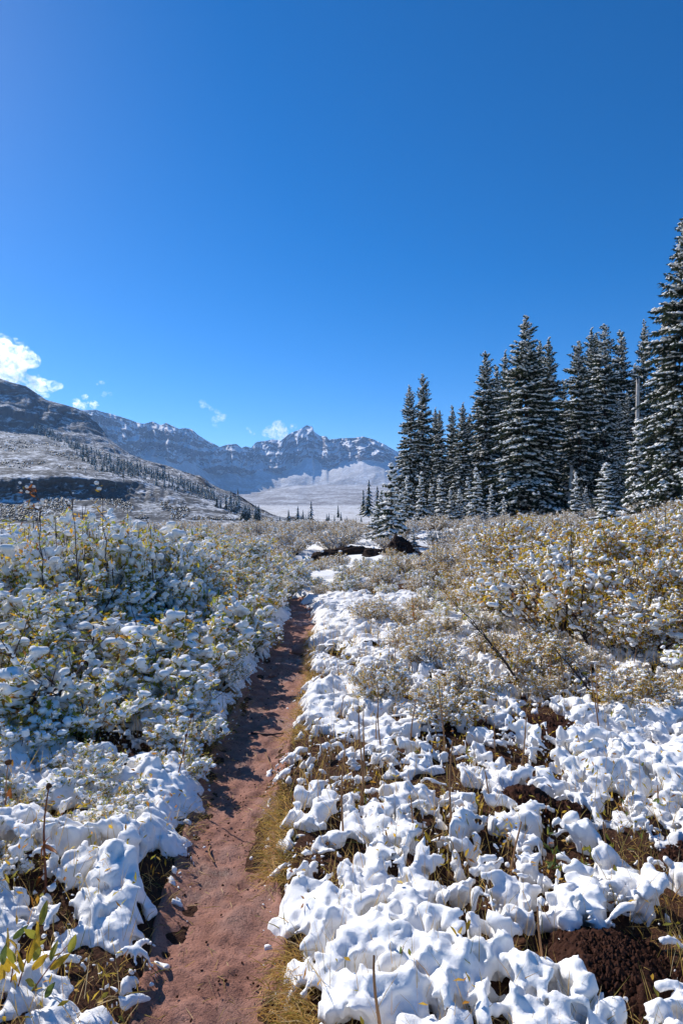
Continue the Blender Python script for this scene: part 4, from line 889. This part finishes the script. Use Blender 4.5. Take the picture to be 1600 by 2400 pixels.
# ------------------------------------------------------------------ grass
def blades(acc, P, D, L, Wd, bend, r):
    n = len(P); s = np.array([0, .45, 1.0]); D = nrm(D); side = nrm(np.cross(D, r.normal(0, 1, (n, 3))))
    C = P[:, None] + D[:, None] * (L[:, None] * s)[:, :, None] + np.array([0, 0, -1.]) * (bend[:, None] * L[:, None] * s ** 2)[:, :, None] * 1.0
    w = Wd[:, None] * np.array([.8, .9, .12])
    V = np.concatenate([C - side[:, None] * w[:, :, None] * .5, C + side[:, None] * w[:, :, None] * .5], 1)
    o = np.arange(n)[:, None] * 6; F = np.concatenate([o + np.array([[k, k + 1, k + 4, k + 3]]) for k in range(2)]); acc.add(V, F)
acc = Acc(); r = np.random.default_rng(17)
n = 12000; y = 1.5 + 8 * r.random(n) ** 1.5; x = path_x(y) + path_hw(y) + r.normal(.07, .04, n); cl = fbm(x * 0 + 1, y, .5, 3, 151) + r.normal(0, .2, n) > -.25; x, y = x[cl], y[cl]; n = len(x)
blades(acc, np.column_stack([x, y, ground_z(x, y) - .01]), np.column_stack([-.55 + r.normal(0, .35, n), r.normal(-.25, .4, n), .55 + .35 * r.random(n)]), r.uniform(.06, .17, n), r.uniform(.0018, .0042, n), r.uniform(.2, 1.0, n), r)
n = 4500; y = 1.5 + 7 * r.random(n) ** 1.6; x = path_x(y) - path_hw(y) - r.normal(.06, .05, n); cl = fbm(x * 0 + 5, y, .5, 3, 152) + r.normal(0, .2, n) > -.05; x, y = x[cl], y[cl]; n = len(x)
blades(acc, np.column_stack([x, y, ground_z(x, y) - .01]), np.column_stack([.5 + r.normal(0, .4, n), r.normal(-.2, .4, n), .5 + .35 * r.random(n)]), r.uniform(.05, .15, n), r.uniform(.0018, .004, n), r.uniform(.2, 1.0, n), r)
# bare hollows between the snow lobes
n = 70000; y = 1.5 + 6.5 * r.random(n) ** 1.3; x = (2 * r.random(n) - 1) * (.6 * y + .3); g, hv, c, d, cs = cover_fields(x, y); ok = (np.minimum(c, cs) < .004) & (d > .03); mo = soil_z(x, y) > .003; ok &= ~mo | (r.random(n) < .004)
x, y = x[ok][:15000], y[ok][:15000]; n = len(x)
blades(acc, np.column_stack([x, y, ground_z(x, y) + soil_z(x, y) - .01]), np.column_stack([r.normal(0, .6, n), r.normal(-.15, .6, n), .35 + .5 * r.random(n)]), r.uniform(.05, .15, n), r.uniform(.002, .0045, n), r.uniform(.1, .9, n), r)
# thin stems through the snow
n = 13000; y = 1.6 + 9 * r.random(n) ** 1.1; x = (2 * r.random(n) - 1) * (.6 * y + .3); g, hv, c, d, cs = cover_fields(x, y); ok = (d > .08) & (fbm(x, y, .5, 2, 153) > -.3) & (soil_z(x, y) < .004); x, y, g, hv = x[ok], y[ok], g[ok], hv[ok]; n = len(x)
blades(acc, np.column_stack([x, y, g + hv * .5]), np.column_stack([r.normal(0, .28, n), r.normal(0, .28, n), np.ones(n)]), hv * .5 + r.uniform(.04, .20, n) * np.interp(y, [2, 6], [.75, 1.3]), r.uniform(.0016, .003, n) * np.interp(y, [2, 8], [.9, 2.]), r.uniform(0, .35, n), r)
la = Acc(); n = 9000; y = 1.7 + 8.5 * r.random(n) ** 1.05; x = (2 * r.random(n) - 1) * (.6 * y + .3); g, hv, c, d, cs = cover_fields(x, y); ok = (d > .06) & (fbm(x, y, .45, 3, 154) + r.normal(0, .15, n) > .0) & (soil_z(x, y) < .004); x, y, g, hv = x[ok], y[ok], g[ok], hv[ok]; n = len(x)
leaves(la, np.column_stack([x, y, g + hv + r.uniform(-.01, .07, n)]), r.normal(0, 1, (n, 3)) + np.array([0, 0, .4]), r.normal(0, .7, (n, 3)) + np.array([0, 0, 1.]), r.uniform(.018, .042, n), r.uniform(.006, .014, n), .2)
tag(ob('low_leaves', la.mesh('low_leaves', M_leafB)), 'small yellow and rusty leaves of low plants showing through the snow', 'leaves', kind='stuff')
tag(ob('grass', acc.mesh('grass', M_grass)), 'dry golden grass blades along the trail and through the snow', 'grass', kind='stuff')
# ------------------------------------------------------------------ things lying on the trail
def on_path(u, v): d = CAMH * FPX / (v - 1200); return px(u, v, d)
def lying(pts, rad, name, label, m):
    P = np.array([on_path(*q) for q in pts]); P[:, 2] = [float(ground_z(*q[:2])) + .02 for q in P]; b = P[0].copy(); t = np.linspace(0, 1, 14); i = np.linspace(0, 1, len(P)); Q = np.column_stack([np.interp(t, i, P[:, j]) for j in range(3)]) - b
    a = Acc(); tube(a, Q + rng.normal(0, .002, Q.shape), rad * (1.1 - .5 * t), 6); tag(ob(name, a.mesh(name, m), None, b), label, name.replace('_', ' '))
lying([(588, 1725), (625, 1728), (664, 1726)], .008, 'stick', 'dark stick lying across the trail', M_twig)
lying([(622, 1772), (640, 1812), (649, 1848)], .0035, 'straw', 'pale straw lying along the trail', M_dry)
lying([(493, 1995), (490, 2012), (503, 2031)], .005, 'twig', 'small curved pale twig on the trail', M_dry)
acc = Acc(); n = 420; y = 1.5 + 6 * r.random(n) ** 1.5; x = path_x(y) + r.uniform(-1, 1, n) * path_hw(y) * .95
blades(acc, np.column_stack([x, y, ground_z(x, y) + .016]), np.column_stack([r.normal(0, 1, n), r.normal(0, 1, n), r.normal(0, .05, n)]), r.uniform(.02, .07, n), r.uniform(.0015, .003, n), r.uniform(0, .1, n), r)
tag(ob('straw_litter', acc.mesh('straw_litter', M_grass)), 'bits of dry grass trodden into the trail', 'litter', kind='stuff')
n = 300; y = 1.5 + 6 * r.random(n) ** 1.5; x = path_x(y) + np.clip(r.normal(.1, .6, n), -1.1, 1.1) * path_hw(y); V, F = blobs(np.column_stack([x, y, ground_z(x, y) + .016]), r.uniform(.002, .006, n), .7, .35, r)
tag(ob('earth_crumbs', mesh('earth_crumbs', V, F, M_mound)), 'dark earth crumbs and grit scattered on the trail', 'grit', kind='stuff')
n = 5200; k = r.choice(len(MOUNDS), n, p=[.5, .15, .12, .08, .15]); Mo = np.array(MOUNDS)[k]; a = r.uniform(0, 6.28, n); q = Mo[:, 2] * r.random(n) ** .5 * 1.15; x = Mo[:, 0] + np.cos(a) * q; y = Mo[:, 1] + np.sin(a) * q
V, F = flecks(np.column_stack([x, y, ground_z(x, y) + soil_z(x, y) + .02]), .003 + .010 * r.random(n) ** 2, r, 1.2)
tag(ob('soil_crumbs', mesh('soil_crumbs', V, F, M_mound, smooth=False)), 'loose dark soil crumbs over the burrow mounds', 'soil', kind='stuff')
# stone and slush on the trail
for k, (u, v, w_, lb) in enumerate([(705, 1530, .085, 'flat reddish stone set in the shaded trail'), (640, 1585, .04, 'small stone at the shaded edge of the trail')]):
    P = on_path(u, v); P[2] = float(ground_z(P[0], P[1])); n_, m_ = 20, 10; A, B = np.meshgrid(np.linspace(0, 2 * np.pi, n_, False), np.linspace(-.3, np.pi / 2, m_), indexing='ij'); kk = 1 + .22 * fbm(np.cos(A) * 2 + k * 3, np.sin(A) * 2 + B, 1., 3, 60 + k)
    Vt = np.stack([np.cos(A) * np.cos(B) * w_ * 1.3 * kk, np.sin(A) * np.cos(B) * w_ * kk, np.sin(B) * w_ * .5 * kk], 2).reshape(-1, 3); ii = np.arange(n_ * m_).reshape(n_, m_); jj = np.roll(ii, -1, 0)
    tag(ob('stone', mesh('stone', Vt, np.stack([ii[:, :-1].ravel(), jj[:, :-1].ravel(), jj[:, 1:].ravel(), ii[:, 1:].ravel()], 1), M_path), None, P), lb, 'stone')
n = 110; y = 1.6 + 7.5 * r.random(n) ** 1.2; sd = np.where(r.random(n) < .65, -1, 1); x = path_x(y) + sd * (path_hw(y) + .02 - np.abs(r.normal(0, .05, n)))
V, F = blobs(np.column_stack([x, y, ground_z(x, y) + .02]), .003 + .009 * r.random(n) ** 2.5, .6, .35, r)
tag(ob('snow_crumbs', mesh('snow_crumbs', V, F, M_snowt)), 'crumbs of snow fallen along the trail edges', 'snow', kind='stuff')
# snow-covered stick
P = np.array([px(u, v, d) for u, v, d in [(1368, 1786, 3.65), (1395, 1825, 3.5), (1435, 1875, 3.3)]]); b = P[-1].copy(); t = np.linspace(0, 1, 26); Q = P[0] + (P[-1] - P[0]) * t[:, None]; e = ob('snowy_stick', None, None, b)
a = Acc(); tube(a, Q - b, .011, 6); ob('stick', a.mesh('stick', M_dry), e); V, F = meta(Q - b + np.array([0, 0, .018]), np.full(26, .04), .01, .9, .3, .15, .04, 3); ob('snow', mesh('stick_snow', V, F, M_snow), e); tag(e, 'leaning stick thickly coated with snow in the open snowfield', 'stick')
# tall willows standing above the thicket
for k, (u, v, d, w, pr_, lb) in enumerate([(255, 1185, 6.9, .75, 0, 'tallest willow of the thicket, yellow-green leaves against the far slope'), (170, 1215, 6.6, .7, 1, 'tall willow with green leaves beside the tallest one of the thicket'), (320, 1200, 7.4, .7, 1, 'tall snowy willow between the tallest one and the trail'), (90, 1225, 6.2, .7, 0, 'tall willow with lone bare shoots at the thicket edge'), (20, 1240, 6.4, .8, 1, 'tall willow at the outer edge of the thicket')]):
    x = (u - 800) / FPX * d; h = CAMH - (v - 1200) / FPX * d - float(ground_z(x, d)); place_shrub(SH_A[pr_], x, d, h * .97, w, k * 1.9, lb, None)
for k, (u, v, d, lb) in enumerate([(88, 1160, 5.6, 'thin leaning shoot with rusty snow-capped leaves above the thicket'), (240, 1170, 6.2, 'upright shoot with orange leaves above the tallest willow'), (170, 1160, 5.9, 'bare dark shoot with a snow cap above the thicket'), (350, 1225, 6.6, 'dark bare shoot bent over the thicket')]):
    r = np.random.default_rng(900 + k); x = (u - 800) / FPX * d; b = np.array([x + .1, d, float(ground_z(x, d))]); e = ob('willow_shoot', None, None, b); T_ = px(u, v, d) - b; s = np.linspace(0, 1, 12)
    P = T_ * s[:, None] + r.normal(0, .008, (12, 3)); a = Acc(); tube(a, P, .0085 * (1.15 - .85 * s), 5); ob('stem', a.mesh('stem', M_twig), e)
    tp = []
    for j in range(9):
        i0 = r.integers(6, 12); dd = nrm(r.normal(0, .6, 3) + np.array([0, 0, .7])); L = r.uniform(.08, .2); a = Acc(); tube(a, [P[i0], P[i0] + dd * L * .5, P[i0] + dd * L], [.004, .003, .0015], 4); ob('twig', a.mesh('twig', M_twig), e); tp += [P[i0] + dd * L, P[i0] + dd * L * .6]
        for q in range(0 if k > 1 else 4): add_leaf(e, P[i0] + dd * L * r.uniform(.4, 1), r.normal(0, 1, 3), r.normal(0, .5, 3) + np.array([0, 0, 1]), r.uniform(.04, .06), [3, 0][k] if r.random() < .7 else 0, r)
    tp = np.array(tp)[:: (1 if k < 2 else 4)] + np.array([0, 0, .015]); V, Q = meta(tp, r.uniform(.018, .038, len(tp)), .009, .8, .3, .2, .04, k); tag(ob('snow', mesh('shoot_snow', V, Q, M_snow), e), kind='stuff'); tag(e, lb, 'willow shoot')
# ------------------------------------------------------------------ clouds beyond the ridges
def cloud(parts, d, dens, label, seed):
    r = np.random.default_rng(seed); P = []; RR = []
    for (u, v, rp, n) in parts:
        for _ in range(n): P.append(px(u + r.normal(0, rp * .75), v + r.normal(0, rp * .5), d + r.normal(0, rp * .5) * d / FPX)); RR.append(rp / FPX * d * r.uniform(.35, .8))
    P = np.array(P); RR = np.array(RR); c = P.mean(0); vox = RR.max() / 6
    V, Q = meta(P - c, RR * 1.3, vox, .85, .05, .2, RR.mean() * .8, seed)
    m = bpy.data.materials.new('cloud'); m.use_nodes = True; m.node_tree.nodes.clear(); o_ = nd(m, 'ShaderNodeOutputMaterial'); pv = nd(m, 'ShaderNodeVolumePrincipled')
    pv.inputs['Color'].default_value = (.98, .98, .98, 1); pv.inputs['Anisotropy'].default_value = .6
    k = noise(m, 1.0 / RR.mean(), 9, .68, objco(m), .9)
    lk(m, mth(m, 'MULTIPLY', mth(m, 'SUBTRACT', k, .49, True), dens * 13), pv.inputs['Density']); lk(m, pv.outputs[0], o_.inputs['Volume'])
    me = mesh('cloud', V, Q, m); tag(ob('cloud', me, None, c), label, 'cloud')
CD = 7000
cloud([(20, 858, 32, 14), (62, 842, 24, 12), (-50, 850, 45, 14), (88, 900, 20, 10), (118, 912, 15, 9), (45, 890, 28, 10), (135, 905, 7, 4)], CD, .010, 'large bright white cloud resting behind the snowy hill crest', 1)
cloud([(8, 795, 14, 6), (48, 802, 8, 4)], CD, .005, 'thin wisp floating above the large white cloud', 2)
cloud([(182, 946, 12, 7), (220, 945, 11, 7), (205, 955, 9, 4)], CD, .012, 'pair of small white puffs on the ridge line', 3)
cloud([(257, 921, 9, 5), (232, 903, 7, 3)], CD, .005, 'small ragged wisp above the ridge', 4)
cloud([(515, 973, 13, 7), (484, 952, 12, 5), (502, 998, 6, 3)], CD, .006, 'two torn white wisps over the saddle', 5)
cloud([(650, 1008, 20, 8), (625, 1012, 14, 6), (590, 1010, 8, 3), (675, 1005, 14, 5)], CD, .008, 'soft white cloud behind the pointed summit', 6)
# ------------------------------------------------------------------ air
ztop = max(max(v.co.z for v in mtno.data.vertices), max(v.co.z for v in hillo.data.vertices)) + 12; bx = (-5200, 5200, -60, 5400, -60, ztop); V = [(bx[i], bx[2 + j], bx[4 + k]) for i in (0, 1) for j in (0, 1) for k in (0, 1)]
hz = ob('haze', mesh('haze', V, [(0, 1, 3, 2), (4, 6, 7, 5), (0, 4, 5, 1), (2, 3, 7, 6), (0, 2, 6, 4), (1, 5, 7, 3)], M_hz := bpy.data.materials.new('haze'), smooth=False)); hz['kind'] = 'stuff'
M_hz.use_nodes = True; M_hz.node_tree.nodes.clear(); o_ = nd(M_hz, 'ShaderNodeOutputMaterial'); pv = nd(M_hz, 'ShaderNodeVolumePrincipled'); pv.inputs['Color'].default_value = (.32, .57, 1, 1); pv.inputs['Density'].default_value = .000085; pv.inputs['Anisotropy'].default_value = .3
lk(M_hz, pv.outputs[0], o_.inputs['Volume'])
